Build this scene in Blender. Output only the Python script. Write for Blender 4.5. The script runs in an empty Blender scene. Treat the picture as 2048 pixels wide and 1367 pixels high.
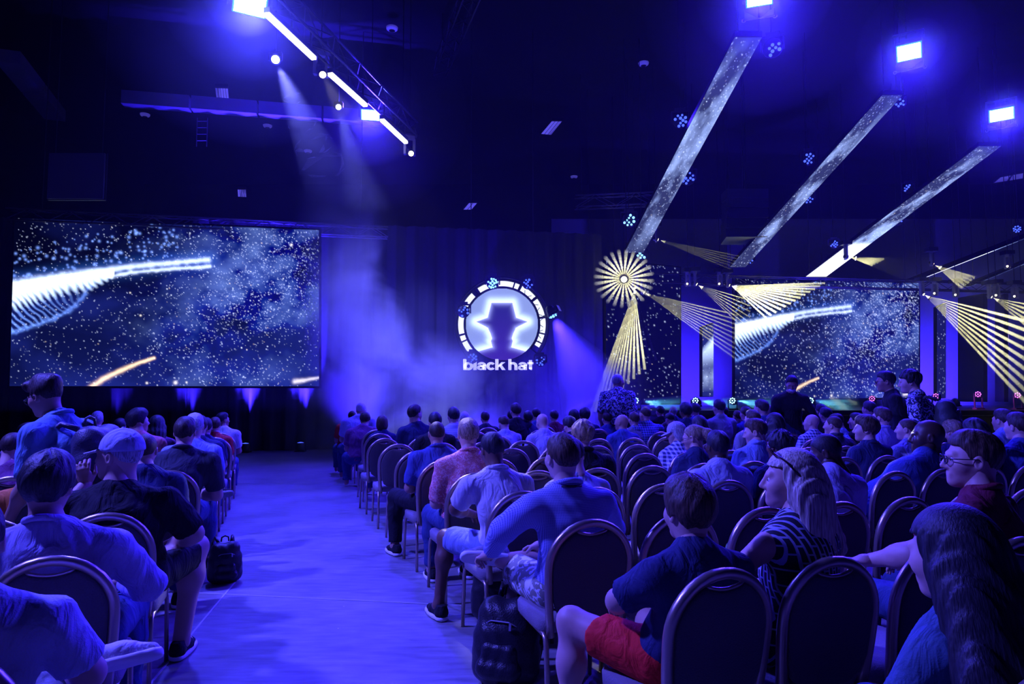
import bpy, bmesh, math, random
import numpy as np
from mathutils import Vector, Matrix
random.seed(7); rng = np.random.default_rng(11)
S = bpy.context.scene; C = S.collection
PI = math.pi
# ------------------------------------------------------------------ camera
F_PX, W_PX, H_PX, CAM_Z = 1365.3, 2048.0, 1367.0, 1.55
PITCH = math.atan((778.0-683.5)/F_PX)
cam_d = bpy.data.cameras.new('camera'); cam = bpy.data.objects.new('camera', cam_d); C.objects.link(cam)
cam_d.sensor_width = 36.0; cam_d.lens = 36.0*F_PX/W_PX; cam_d.clip_start = 0.05; cam_d.clip_end = 200
cam.location = (0, 0, CAM_Z); cam.rotation_euler = (PI/2+PITCH, 0, 0)
S.camera = cam
# ------------------------------------------------------------------ world, exposure
wd = bpy.data.worlds.new('World'); S.world = wd; wd.use_nodes = True
wd.node_tree.nodes['Background'].inputs[0].default_value = (0.012, 0.012, 0.30, 1)
wd.node_tree.nodes['Background'].inputs[1].default_value = 0.10
S.view_settings.view_transform = 'Standard'; S.view_settings.look = 'None'
S.view_settings.gamma = 1.0; S.view_settings.exposure = 0.0
try: S.view_settings.use_curve_mapping = False
except Exception: pass
try:
    cy = S.cycles
    cy.max_bounces = 5; cy.diffuse_bounces = 2; cy.glossy_bounces = 2; cy.volume_bounces = 0
    cy.transmission_bounces = 3; cy.transparent_max_bounces = 128
    cy.sample_clamp_indirect = 3.0; cy.use_denoising = True
    cy.volume_step_rate = 6.0; cy.volume_max_steps = 40
    cy.use_adaptive_sampling = True; cy.adaptive_threshold = 0.15
except Exception: pass
BLUE = (0.034, 0.014, 1.0)
WASH = (0.048, 0.044, 1.0)
PALE = (0.090, 0.080, 1.0)
WARM = (1.0, 0.97, 0.55)

# ------------------------------------------------------------------ pixel helpers
_c, _s = math.cos(PITCH), math.sin(PITCH)
def ray(px, py):
    u = (px-W_PX/2)/F_PX; v = (py-H_PX/2)/F_PX
    return Vector((u, _c+v*_s, _s-v*_c))
def at(px, py, Y):
    r = ray(px, py); return Vector((0, 0, CAM_Z))+r*(Y/r.y)
def atz(px, py, z):
    r = ray(px, py); return Vector((0, 0, CAM_Z))+r*((z-CAM_Z)/r.z)
def pix(p):
    x, y, z = p[0], p[1], p[2]-CAM_Z
    dep = y*_c+z*_s; up = -y*_s+z*_c
    return W_PX/2+F_PX*x/dep, H_PX/2-F_PX*up/dep

# ------------------------------------------------------------------ materials
MATS = {}
def mat(name, base, rough=.7, metal=0., bump=0., bscale=60., emit=None, estr=0., spec=.4, sheen=0.):
    if name in MATS: return MATS[name]
    m = bpy.data.materials.new(name); m.use_nodes = True
    nt = m.node_tree; b = nt.nodes['Principled BSDF']
    b.inputs['Base Color'].default_value = (*base, 1); b.inputs['Roughness'].default_value = rough
    b.inputs['Metallic'].default_value = metal; b.inputs['Specular IOR Level'].default_value = spec
    if sheen: b.inputs['Sheen Weight'].default_value = sheen
    if emit:
        b.inputs['Emission Color'].default_value = (*emit, 1); b.inputs['Emission Strength'].default_value = estr
    if bump:
        tc = nt.nodes.new('ShaderNodeTexCoord'); n = nt.nodes.new('ShaderNodeTexNoise'); n.inputs['Scale'].default_value = bscale
        n.inputs['Detail'].default_value = 3
        bp = nt.nodes.new('ShaderNodeBump'); bp.inputs['Strength'].default_value = bump; bp.inputs['Distance'].default_value = .01
        nt.links.new(tc.outputs['Object'], n.inputs['Vector'])
        nt.links.new(n.outputs['Fac'], bp.inputs['Height']); nt.links.new(bp.outputs['Normal'], b.inputs['Normal'])
        mx = nt.nodes.new('ShaderNodeMix'); mx.data_type = 'RGBA'; mx.blend_type = 'MULTIPLY'
        mx.inputs[0].default_value = .35; mx.inputs[6].default_value = (*base, 1)
        nt.links.new(n.outputs['Color'], mx.inputs[7]); nt.links.new(mx.outputs[2], b.inputs['Base Color'])
    MATS[name] = m; return m
def cloth_mat(name, base, rough=.8):
    if name in MATS: return MATS[name]
    m = mat(name, base, rough, bump=.18, bscale=240, spec=.2); nt = m.node_tree; N = nt.nodes.new; L = nt.links.new; b = nt.nodes['Principled BSDF']
    tc = N('ShaderNodeTexCoord'); mp = N('ShaderNodeMapping'); mp.inputs['Scale'].default_value = (9, 9, 4.5); mp.inputs['Rotation'].default_value = (.3, .5, .2)
    n = N('ShaderNodeTexNoise'); n.inputs['Scale'].default_value = 1.0; n.inputs['Detail'].default_value = 3; n.inputs['Distortion'].default_value = 1.4
    L(tc.outputs['Object'], mp.inputs[0]); L(mp.outputs[0], n.inputs['Vector'])
    fine = [q for q in nt.nodes if q.type == 'BUMP'][0]; bp = N('ShaderNodeBump'); bp.inputs['Strength'].default_value = .55; bp.inputs['Distance'].default_value = .05
    L(n.outputs['Fac'], bp.inputs['Height']); L(fine.outputs['Normal'], bp.inputs['Normal']); L(bp.outputs['Normal'], b.inputs['Normal']); return m
def emat(name, col, strength):
    if name in MATS: return MATS[name]
    m = bpy.data.materials.new(name); m.use_nodes = True; nt = m.node_tree; nt.nodes.clear()
    e = nt.nodes.new('ShaderNodeEmission'); e.inputs[0].default_value = (*col, 1); e.inputs[1].default_value = strength
    o = nt.nodes.new('ShaderNodeOutputMaterial'); nt.links.new(e.outputs[0], o.inputs[0])
    m.cycles.emission_sampling = 'NONE'; MATS[name] = m; return m
def attr_emat(name, strength, attr='picture'):
    if name in MATS: return MATS[name]
    m = bpy.data.materials.new(name); m.use_nodes = True; nt = m.node_tree; nt.nodes.clear()
    a = nt.nodes.new('ShaderNodeAttribute'); a.attribute_name = attr
    e = nt.nodes.new('ShaderNodeEmission'); e.inputs[1].default_value = strength
    o = nt.nodes.new('ShaderNodeOutputMaterial')
    nt.links.new(a.outputs['Color'], e.inputs[0]); nt.links.new(e.outputs[0], o.inputs[0])
    m.cycles.emission_sampling = 'NONE'; MATS[name] = m; return m
def pattern_mat(name, kind, c1, c2, scale=60., rough=.75):
    """cloth with a woven or printed pattern: check, plaid, floral, stripe, brick"""
    if name in MATS: return MATS[name]
    m = bpy.data.materials.new(name); m.use_nodes = True; nt = m.node_tree; b = nt.nodes['Principled BSDF']
    b.inputs['Roughness'].default_value = rough; b.inputs['Specular IOR Level'].default_value = .25
    L = nt.links.new; N = nt.nodes.new
    tc = N('ShaderNodeTexCoord'); mx = N('ShaderNodeMix'); mx.data_type = 'RGBA'
    mx.inputs[6].default_value = (*c1, 1); mx.inputs[7].default_value = (*c2, 1)
    def wave(ax, sc):
        w = N('ShaderNodeTexWave'); w.bands_direction = ax; w.inputs['Scale'].default_value = sc; w.inputs['Distortion'].default_value = .6
        w.inputs['Detail Scale'].default_value = .5
        L(tc.outputs['Object'], w.inputs['Vector']); return w.outputs['Fac']
    def math_(op, a, bb):
        n = N('ShaderNodeMath'); n.operation = op
        for i, q in enumerate((a, bb)):
            if isinstance(q, (int, float)): n.inputs[i].default_value = q
            else: L(q, n.inputs[i])
        return n.outputs[0]
    if kind == 'check':
        f = math_('MAXIMUM', math_('GREATER_THAN', wave('X', scale), .72), math_('GREATER_THAN', wave('Z', scale), .72))
        f = math_('MULTIPLY', f, .8)
    elif kind == 'plaid':
        f = math_('MULTIPLY', math_('ADD', math_('GREATER_THAN', wave('X', scale), .62), math_('GREATER_THAN', wave('Z', scale), .62)), .5)
    elif kind == 'stripe':
        f = math_('GREATER_THAN', wave('Z', scale), .6)
    elif kind == 'brick':
        br = N('ShaderNodeTexBrick'); br.inputs['Scale'].default_value = scale
        br.inputs['Mortar Size'].default_value = .055; br.inputs['Brick Width'].default_value = .9; br.inputs['Row Height'].default_value = .32
        sp_ = N('ShaderNodeSeparateXYZ'); mp = N('ShaderNodeCombineXYZ'); L(tc.outputs['Object'], sp_.inputs[0]); L(sp_.outputs[2], mp.inputs[0]); L(math_('ADD', sp_.outputs[0], math_('MULTIPLY', sp_.outputs[1], .7)), mp.inputs[1])
        L(mp.outputs[0], br.inputs['Vector'])
        f = br.outputs['Fac']
    else:
        v = N('ShaderNodeTexNoise'); v.inputs['Scale'].default_value = scale; v.inputs['Detail'].default_value = 2; v.inputs['Distortion'].default_value = 1.6
        L(tc.outputs['Object'], v.inputs['Vector']); f = math_('GREATER_THAN', v.outputs['Fac'], .52)
    L(f, mx.inputs[0]); L(mx.outputs[2], b.inputs['Base Color'])
    MATS[name] = m; return m

# ------------------------------------------------------------------ mesh builder
class MB:
    def __init__(s): s.v = []; s.f = []
    def add(s, vs, fs):
        o = len(s.v); s.v += [tuple(p) for p in vs]; s.f += [tuple(i+o for i in f) for f in fs]; return s
    def box(s, c, d, rot=None):
        x, y, z = (q/2 for q in d); c = Vector(c)
        vs = [Vector(p) for p in ((-x,-y,-z),(x,-y,-z),(x,y,-z),(-x,y,-z),(-x,-y,z),(x,-y,z),(x,y,z),(-x,y,z))]
        if rot is not None: vs = [rot@p for p in vs]
        return s.add([c+p for p in vs], [(0,3,2,1),(4,5,6,7),(0,1,5,4),(1,2,6,5),(2,3,7,6),(3,0,4,7)])
    def bar(s, a, b, w, h=None):
        a, b = Vector(a), Vector(b); d = b-a; h = h or w
        q = d.to_track_quat('Y', 'Z').to_matrix()
        return s.box((a+b)/2, (w, d.length, h), q)
    def tube(s, pts, r, n=8, closed=False, flat=None):
        P = [Vector(p) for p in pts]; m = len(P); rs = r if isinstance(r, (list, tuple)) else [r]*m
        vs = []; fs = []; ref = None
        for i in range(m):
            if closed: t = P[(i+1) % m]-P[i-1]
            else: t = P[min(i+1, m-1)]-P[max(i-1, 0)]
            t.normalize()
            if ref is None:
                ref = t.orthogonal().normalized() if flat is None else Vector(flat)
            ref = ref-t*ref.dot(t)
            if ref.length < 1e-6: ref = t.orthogonal()
            ref.normalize(); b = t.cross(ref)
            for k in range(n):
                a = 2*PI*k/n; vs.append(P[i]+(ref*math.cos(a)+b*math.sin(a))*rs[i])
        for i in range(m if closed else m-1):
            j = (i+1) % m
            for k in range(n):
                l = (k+1) % n; fs.append((i*n+k, i*n+l, j*n+l, j*n+k))
        if not closed: fs += [tuple(range(n-1, -1, -1)), tuple(range((m-1)*n, m*n))]
        return s.add(vs, fs)
    def lathe(s, prof, c=(0,0,0), n=16, mtx=None):
        c = Vector(c); vs = []; fs = []; m = len(prof)
        for r, z in prof:
            for k in range(n):
                a = 2*PI*k/n; p = Vector((r*math.cos(a), r*math.sin(a), z))
                vs.append(c+(mtx@p if mtx is not None else p))
        for i in range(m-1):
            for k in range(n):
                l = (k+1) % n; fs.append((i*n+k, i*n+l, (i+1)*n+l, (i+1)*n+k))
        fs += [tuple(range(n-1, -1, -1)), tuple(range((m-1)*n, m*n))]
        return s.add(vs, fs)
    def prism(s, poly, y0, y1):
        """polygon in XZ extruded along Y"""
        n = len(poly); vs = [(x, y0, z) for x, z in poly]+[(x, y1, z) for x, z in poly]
        fs = [tuple(range(n)), tuple(range(2*n-1, n-1, -1))]+[(i, i+n, (i+1) % n+n, (i+1) % n) for i in range(n)]
        return s.add(vs, fs)
    def mesh(s, name, smooth=False):
        me = bpy.data.meshes.new(name); me.from_pydata(s.v, [], s.f); me.update()
        if smooth: me.polygons.foreach_set('use_smooth', [True]*len(me.polygons))
        return me
    def build(s, name, m, parent=None, smooth=False, loc=None):
        return obj(name, s.mesh(name, smooth), m, parent, loc)
def obj(name, me, m=None, parent=None, loc=None):
    o = bpy.data.objects.new(name, me); C.objects.link(o)
    if m is not None:
        if len(me.materials) == 0: me.materials.append(m)
        elif me.materials[0] != m:
            o.material_slots[0].link = 'OBJECT'; o.material_slots[0].material = m
    if parent: o.parent = parent
    if loc is not None: o.location = loc
    return o
def tag(o, label=None, cat=None, group=None, kind=None):
    if label: o['label'] = label
    if cat: o['category'] = cat
    if group: o['group'] = group
    if kind: o['kind'] = kind
    return o
def empty(name, loc=(0,0,0), rz=0., label=None, cat=None, group=None):
    o = bpy.data.objects.new(name, None); C.objects.link(o); o.location = loc; o.rotation_euler = (0, 0, rz)
    o.empty_display_size = .1
    return tag(o, label, cat, group)
def aim(o, target):
    d = Vector(target)-Vector(o.location); o.rotation_euler = d.to_track_quat('-Z', 'Y').to_euler()
def spot(name, loc, target, power, col, deg, blend=.5, radius=.08, parent=None):
    l = bpy.data.lights.new(name, 'SPOT'); l.energy = power; l.color = col; l.spot_size = math.radians(deg)
    l.spot_blend = blend; l.shadow_soft_size = radius
    o = bpy.data.objects.new(name, l); C.objects.link(o); o.location = loc; aim(o, target)
    if parent:
        bpy.context.view_layer.update()
        o.parent = parent; o.matrix_parent_inverse = parent.matrix_world.inverted()
    return o
def point(name, loc, power, col, radius=.08, parent=None):
    l = bpy.data.lights.new(name, 'POINT'); l.energy = power; l.color = col; l.shadow_soft_size = radius
    o = bpy.data.objects.new(name, l); C.objects.link(o); o.location = loc
    if parent:
        bpy.context.view_layer.update()
        o.parent = parent; o.matrix_parent_inverse = parent.matrix_world.inverted()
    return o

def hang(t, p, top):
    """thin pole from a fixture up to the ceiling"""
    bpy.context.view_layer.update()
    o = MB().tube([p, (p[0], p[1], top)], .011, 5).build('hanging_pole', mat('pole_black', (.02,.02,.025), .6), t); o.matrix_parent_inverse = t.matrix_world.inverted(); return o
# ================================================================== setting
m_floor = bpy.data.materials.new('polished_concrete'); m_floor.use_nodes = True
def _floor():
    nt = m_floor.node_tree; b = nt.nodes['Principled BSDF']; N = nt.nodes.new; L = nt.links.new
    tc = N('ShaderNodeTexCoord'); n1 = N('ShaderNodeTexNoise'); n1.inputs['Scale'].default_value = 1.1; n1.inputs['Detail'].default_value = 7
    n2 = N('ShaderNodeTexNoise'); n2.inputs['Scale'].default_value = 9; n2.inputs['Detail'].default_value = 6
    mp = N('ShaderNodeMapping'); mp.inputs['Scale'].default_value = (.5, 2.2, 1)
    L(tc.outputs['Object'], n1.inputs['Vector']); L(tc.outputs['Object'], mp.inputs['Vector']); L(mp.outputs[0], n2.inputs['Vector'])
    ad = N('ShaderNodeMath'); ad.operation = 'ADD'; L(n1.outputs['Fac'], ad.inputs[0]); L(n2.outputs['Fac'], ad.inputs[1])
    cr = N('ShaderNodeValToRGB'); cr.color_ramp.elements[0].position = .32; cr.color_ramp.elements[0].color = (.11,.11,.12,1)
    cr.color_ramp.elements[1].position = .68; cr.color_ramp.elements[1].color = (.34,.335,.34,1)
    dv = N('ShaderNodeMath'); dv.operation = 'MULTIPLY'; dv.inputs[1].default_value = .5; L(ad.outputs[0], dv.inputs[0]); L(dv.outputs[0], cr.inputs[0])
    # scuffs and litter specks with a shape of their own
    v = N('ShaderNodeTexVoronoi'); v.inputs['Scale'].default_value = 4.5; v.inputs['Randomness'].default_value = 1; L(tc.outputs['Object'], v.inputs['Vector'])
    lt = N('ShaderNodeMath'); lt.operation = 'LESS_THAN'; lt.inputs[1].default_value = .022; L(v.outputs['Distance'], lt.inputs[0])
    mx = N('ShaderNodeMix'); mx.data_type = 'RGBA'; mx.inputs[7].default_value = (.75,.75,.75,1)
    L(lt.outputs[0], mx.inputs[0]); L(cr.outputs[0], mx.inputs[6]); L(mx.outputs[2], b.inputs['Base Color'])
    rr = N('ShaderNodeMapRange'); rr.inputs[3].default_value = .28; rr.inputs[4].default_value = .5; L(n2.outputs['Fac'], rr.inputs[0]); L(rr.outputs[0], b.inputs['Roughness'])
    bp = N('ShaderNodeBump'); bp.inputs['Strength'].default_value = .08; bp.inputs['Distance'].default_value = .01; L(n2.outputs['Fac'], bp.inputs['Height']); L(bp.outputs[0], b.inputs['Normal'])
_floor()
m_black = mat('black_paint', (.012,.012,.016), .85)
m_wall = mat('dark_wall', (.010,.010,.014), .9, bump=.2, bscale=8)
m_ceil = mat('black_ceiling', (.008,.008,.012), .95, bump=.3, bscale=3)
m_metal_dark = mat('dark_metal', (.05,.05,.06), .45, metal=.6)
m_truss = mat('truss_aluminium', (.32,.32,.36), .4, metal=.8)
m_white_panel = mat('white_diffuser', (.7,.7,.75), .6)
m_drape = mat("velour_drape", (.055,.055,.075), .95, bump=.25, bscale=40)
def struct(name, mb, m, parent=None, smooth=False):
    o = mb.build(name, m, parent, smooth); tag(o, kind='structure'); return o
X0, X1, Y0, Y1, ZC = -17., 27., -4., 31., 11.
struct('floor', MB().box(((X0+X1)/2, (Y0+Y1)/2, -.05), (X1-X0, Y1-Y0, .1)), m_floor)
struct('ceiling', MB().box(((X0+X1)/2, (Y0+Y1)/2, ZC+.1), (X1-X0, Y1-Y0, .2)), m_ceil)
struct('wall_left', MB().box((X0-.1, (Y0+Y1)/2, ZC/2), (.2, Y1-Y0, ZC)), m_wall)
struct('wall_right', MB().box((X1+.1, (Y0+Y1)/2, ZC/2), (.2, Y1-Y0, ZC)), m_wall)
struct('wall_back', MB().box(((X0+X1)/2, Y1+.1, ZC/2), (X1-X0, .2, ZC)), m_wall)
struct('wall_rear', MB().box(((X0+X1)/2, Y0-.1, ZC/2), (X1-X0, .2, ZC)), m_wall)
# saw-cut joints of the concrete slab, thin strips flush with the floor
for i, (pa, pb) in enumerate((((452, 966), (700, 968)), ((330, 1182), (930, 1210)), ((470, 1163), (300, 1367)))):
    a, b = atz(*pa, .002), atz(*pb, .002)
    struct('trim_%d' % (i+1), MB().bar(a, b, .012, .003), mat('joint_filler', (.5,.5,.52), .6))

# drape wall with pleats, running behind the left screen, the emblem and up to the stage
WA = math.radians(10.3); WD = Vector((math.cos(WA), math.sin(WA), 0)); WN = Vector((math.sin(WA), -math.cos(WA), 0))
SR = at(638, 616, 17.0); SR.z = 0            # foot below the right edge of the left screen
def drape(name, s0, s1, z0, z1, off, label):
    n = int((s1-s0)/.06); me = MB(); vs = []; fs = []
    for i in range(n+1):
        s = s0+(s1-s0)*i/n; d = .055*math.sin(s*14)+.03*math.sin(s*37+1)+.02*math.sin(s*5.3)
        p = SR+WD*s-WN*(off)+WN*d
        vs += [(p.x, p.y, z0), (p.x, p.y, z1)]
    for i in range(n): fs.append((2*i, 2*i+2, 2*i+3, 2*i+1))
    me.add(vs, fs); o = me.build(name, m_drape, None, True); tag(o, label, 'drape', 'black pleated drapes along the front of the hall'); return o
drape('stage_drape', -9.6, -3.2, .01, 5.7, .62, 'black pleated drape left of and behind the big left screen')
drape('stage_drape', -3.2, 1.2, .01, 5.9, .66, 'black pleated drape beside the right edge of the left screen')
drape('stage_drape', 1.2, 7.6, .01, 5.9, .62, 'black pleated drape behind the round hat emblem')

# ------------------------------------------------------------------ pictures shown on the LED screens
def seg_d(U, V, pts):
    """distance field to a polyline and position along it"""
    D = np.full(U.shape, 9., np.float32); T = np.zeros(U.shape, np.float32); L = 0
    tot = sum(math.dist(pts[i], pts[i+1]) for i in range(len(pts)-1))
    for (x0, y0), (x1, y1) in zip(pts[:-1], pts[1:]):
        dx, dy = x1-x0, y1-y0; l2 = dx*dx+dy*dy; t = np.clip(((U-x0)*dx+(V-y0)*dy)/l2, 0, 1)
        d = np.hypot(U-x0-t*dx, V-y0-t*dy); m = d < D; D[m] = d[m]; T[m] = ((L+t*math.sqrt(l2))/tot)[m]; L += math.sqrt(l2)
    return D, T
def vnoise(U, V, fx, fy, seed, oct=4):
    r = np.random.default_rng(seed); out = np.zeros(U.shape, np.float32); amp = 1.; tot = 0.
    for o in range(oct):
        g = r.random((64, 64)).astype(np.float32); x = U*fx*2**o; y = V*fy*2**o
        xi = np.floor(x).astype(int); yi = np.floor(y).astype(int); a = x-xi; b = y-yi; a = a*a*(3-2*a); b = b*b*(3-2*b)
        q = lambda i, j: g[(xi+i) % 64, (yi+j) % 64]
        out += amp*((q(0,0)*(1-a)+q(1,0)*a)*(1-b)+(q(0,1)*(1-a)+q(1,1)*a)*b); tot += amp; amp *= .55
    return out/tot
def stars(img, n, seed, dens=None, rmin=.35, rmax=1.0, bright=1.5, tint=.25):
    h, w, _ = img.shape; r = np.random.default_rng(seed); k = 0; tries = 0
    while k < n and tries < n*20:
        tries += 1; x = r.random(); y = r.random()
        if dens is not None and r.random() > dens(x, y): continue
        k += 1; rad = rmin+(rmax-rmin)*r.random()**4; b = bright*(.35+.65*r.random()**1.2)
        cx, cy = x*(w-1), y*(h-1); R = int(rad*2.5)+1
        x0, x1, y0, y1 = max(0, int(cx)-R), min(w, int(cx)+R+2), max(0, int(cy)-R), min(h, int(cy)+R+2)
        yy, xx = np.mgrid[y0:y1, x0:x1]; g = b*np.exp(-((xx-cx)**2+(yy-cy)**2)/(rad*rad))
        t = r.random()*tint; col = np.array([.86-t, .94-t*.8, 1.25]) if r.random() < .97 else np.array([1.1, .85, .6])
        img[y0:y1, x0:x1] += g[..., None]*col
def galaxy(w, h):
    """starfield with the light-ribbon and two streaks, as on the show screens (u right, v down)"""
    V, U = np.mgrid[0:h, 0:w].astype(np.float32); U /= (w-1); V /= (h-1); A = 1.78
    n = vnoise(U, V, 5, 4, 3); n2 = vnoise(U, V, 9, 7, 5)
    band = lambda x, y, s: np.exp(-((x-.93)**2*9+(y-.12)**2*6)*s)+np.exp(-((x-.73)**2*30+(y-.55)**2*40)*s)+.7*np.exp(-((x-.82)**2*14+(y-.35)**2*14)*s)+.5*np.exp(-((x-.55)**2*40+(y-.72)**2*60)*s)+.6*np.exp(-((x-.68)**2*30+(y-.95)**2*60)*s)
    neb = np.clip(n-.40, 0, 1)*1.7; lit = np.clip(band(U, V, 1.), 0, 1.4)
    base = .012+.15*neb+.05*np.clip(V-.2, 0, 1); base *= np.clip(.25+1.1*np.clip(U*.8+V*.75, 0, 1), 0, 1.2)
    img = np.stack([base*.09+lit*np.clip(n2-.47, 0, 1)*.34, base*.17+lit*np.clip(n2-.45, 0, 1)*.55, base*1.8+lit*np.clip(n2-.32, 0, 1)*1.25], -1)
    stars(img, 1900, 1, None, .40, .85, 1.5)
    stars(img, 1700, 2, lambda x, y: float(band(x, y, 1.6))*.8, .40, .9, 1.8)
    P = lambda q: [((x-48)/1874*A, (y-85-(x-48)/1874*95)/(1125-85-(x-48)/1874*95)) for x, y in q]
    Ua = U*A
    def glow(D, wd, col, k=1.):
        g = k*np.exp(-(D/wd)**2); img[...] += g[..., None]*np.array(col)
    up = P([(40,495),(300,452),(620,408),(900,378),(1210,355)]); lo = P([(600,455),(760,428),(1000,408),(1220,398)])
    D, T = seg_d(Ua, V, up); jit = (vnoise(U, V, 60, 40, 8, 2)-.5)*.012
    glow(D+jit, .013+.006*(1-T), (.75,.9,1.3), 1.5); glow(D, .05, (.02,.10,.5), .8)
    D2, T2 = seg_d(Ua, V, lo); glow(D2+jit, .010, (.75,.9,1.3), 1.4)
    D3, T3 = seg_d(Ua, V, P([(490,515),(450,590),(370,670),(290,710),(180,755),(45,805)])); glow(D3+jit*2, .011, (.15,.3,1.), .9)
    # filled fan of threads below the ribbon
    top = np.interp(Ua, [q[0] for q in up], [q[1] for q in up]); bot = np.interp(Ua, [q[0] for q in P([(48,640),(200,590),(350,545),(500,520),(640,452)])], [q[1] for q in P([(48,640),(200,590),(350,545),(500,520),(640,452)])])
    low = np.interp(Ua, [q[0] for q in P([(48,800),(200,752),(350,690),(430,610),(490,520)])], [q[1] for q in P([(48,800),(200,752),(350,690),(430,610),(490,520)])])
    lim = P([(640, 430)])[0][0]; ins = (V > top-.004) & (Ua < lim)
    q = np.clip((V-top)/np.maximum(bot-top, .01), 0, 3); thr = .5+.5*np.sin((Ua*1.0-V*.9)*150+n*22+4*n2)
    fill = ins*np.clip((1.35-q)*1.5, 0, 1)*np.clip(1.05+.4*(1-q)-.95*(1-thr)*q, 0, 1)
    img += (fill*2.4)[..., None]*np.array([.65,.85,1.25])
    hz = ins*(V < low)*(q > .8)*np.clip(thr-.35, 0, 1)*np.clip(1-(Ua/(.46)), 0, 1)
    img += (hz*1.6)[..., None]*np.array([.2,.4,1.2])
    # soft blue particles above the ribbon
    r = np.random.default_rng(4)
    for k in range(150):
        x = r.random()*.52*A; yb = np.interp(x, [p[0] for p in up], [p[1] for p in up]); y = yb-.02-.20*r.random()**1.7-.05*x*r.random()
        if y < .01: continue
        R = .003+.006*r.random(); D = np.hypot(Ua-x, V-y); glow(D, R, (.25,.45,1.4), .9)
    for pts, wd, col in ((P([(520,1130),(580,1085),(660,1045),(780,990),(885,955)]), .013, (1.5,1.0,.55)), (P([(1765,1098),(1850,1085),(1922,1074)]), .012, (1.0,.9,1.0))):
        D, T = seg_d(Ua, V, pts); glow(D+jit*.6, wd*(1.15-.55*T), col, 1.3)
    for x, y, R in ((1018,1104,.010),(845,1106,.006),(1085,1102,.005),(800,695,.005),(735,555,.004),(1740,268,.007)):
        (a, b), = P([(x, y)]); glow(np.hypot(Ua-a, V-b), R, (1.3,1.2,1.1), 1.2)
    return np.clip(img, 0, 2.2)
def star_panel(w, h, n, seed, base=(.004,.004,.05), top=0.):
    V, U = np.mgrid[0:h, 0:w].astype(np.float32); U /= max(w-1, 1); V /= max(h-1, 1)
    img = np.zeros((h, w, 3), np.float32)+np.array(base, np.float32)
    if top:
        nn = vnoise(U, V, 2.5, 2.5*h/w, seed+50); img += (top*np.clip(nn-.48, 0, 1)**1.2*4)[..., None]*np.array([.45,.6,1.0])
    stars(img, n, seed, None, .45, .9, 1.5, .35); return np.clip(img, 0, 2)
def picture_mesh(name, img, P00, P10, P01, P11, m, parent=None):
    """grid mesh in the plane of four corners (top-left, top-right, bottom-left, bottom-right) coloured by img"""
    h, w, _ = img.shape; V, U = np.mgrid[0:h, 0:w].astype(np.float64); U = (U/(w-1))[..., None]; V = (V/(h-1))[..., None]
    q = [np.array(p) for p in (P00, P10, P01, P11)]
    X = (q[0]*(1-U)+q[1]*U)*(1-V)+(q[2]*(1-U)+q[3]*U)*V
    i = (np.arange(h-1)[:, None]*w+np.arange(w-1)[None]).ravel()
    F = np.stack([i, i+w, i+w+1, i+1], -1)
    me = fast_mesh(name, X.reshape(-1, 3), F)
    a = me.color_attributes.new('picture', 'FLOAT_COLOR', 'POINT')
    c = np.ones((h*w, 4), np.float32); c[:, :3] = img.reshape(-1, 3); a.data.foreach_set('color', c.ravel())
    return obj(name, me, m, parent)
def fast_mesh(name, V, F, smooth=False):
    me = bpy.data.meshes.new(name); V = np.ascontiguousarray(V, np.float32); F = np.ascontiguousarray(F, np.int32)
    me.vertices.add(len(V)); me.vertices.foreach_set('co', V.ravel())
    k = F.shape[1]; me.loops.add(F.size); me.loops.foreach_set('vertex_index', F.ravel())
    me.polygons.add(len(F)); me.polygons.foreach_set('loop_start', np.arange(0, F.size, k, dtype=np.int32))
    me.polygons.foreach_set('loop_total', np.full(len(F), k, np.int32))
    if smooth: me.polygons.foreach_set('use_smooth', np.ones(len(F), bool))
    me.update(calc_edges=True); return me

def led_screen(name, img, tl, tr, bl, br, label, strength=1., depth=.12, border=.05):
    """a hung LED screen: cabinet with edge frame and the picture surface on its face"""
    tl, tr, bl, br = map(Vector, (tl, tr, bl, br)); u = (tr-tl).normalized(); v = (bl-tl).normalized(); n = u.cross(v).normalized()
    root = empty(name, (bl+br)/2, 0, label, 'screen'); bpy.context.view_layer.update()
    inv = root.matrix_world.inverted(); T = lambda p: inv@p
    n2 = n if n.y > 0 else -n
    a = [T(p) for p in (tl-u*border-v*border, tr+u*border-v*border, br+u*border+v*border, bl-u*border+v*border)]
    b = [p+n2*depth for p in a]; a = [p+n2*.012 for p in a]
    MB().add(a+b, [(0,1,2,3),(7,6,5,4),(0,4,5,1),(1,5,6,2),(2,6,7,3),(3,7,4,0)]).build('cabinet', m_black, root)
    picture_mesh('display_picture', img, T(tl), T(tr), T(bl), T(br), attr_emat('screen_picture_%g' % strength, strength), root)
    return root
GAL = galaxy(460, 258)
# big left screen
sl_tr, sl_br = at(638, 460, 17.0), at(638, 772, 17.0); sl_w = (sl_tr.z-sl_br.z)*1.755
sl_tl, sl_bl = sl_tr-WD*sl_w, sl_br-WD*sl_w
led_screen('projection_screen', GAL, sl_tl, sl_tr, sl_bl, sl_br, 'big dark blue starfield screen with white light ribbon left of the emblem', .85)

# ------------------------------------------------------------------ stage at the right
STZ = .98
stage = empty('stage', (11.5, 21.5, 0), 0, 'low dark stage platform below the big right screen', 'stage')
MB().box((0, 0, STZ-.06), (17.0, 6.0, .12)).build('deck', mat('stage_deck', (.05,.05,.06), .35), stage)
for i in range(12):
    MB().box((-7.8+i*1.42, -2.94, (STZ-.14)/2), (1.40, .04, STZ-.16)).build('fascia_panel', mat('stage_fascia', (.03,.03,.045), .5), stage)
for sx in (-1, 1): MB().box((sx*8.46, 0, (STZ-.14)/2), (.04, 5.9, STZ-.16)).build('side_panel', MATS['stage_fascia'], stage)
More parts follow.
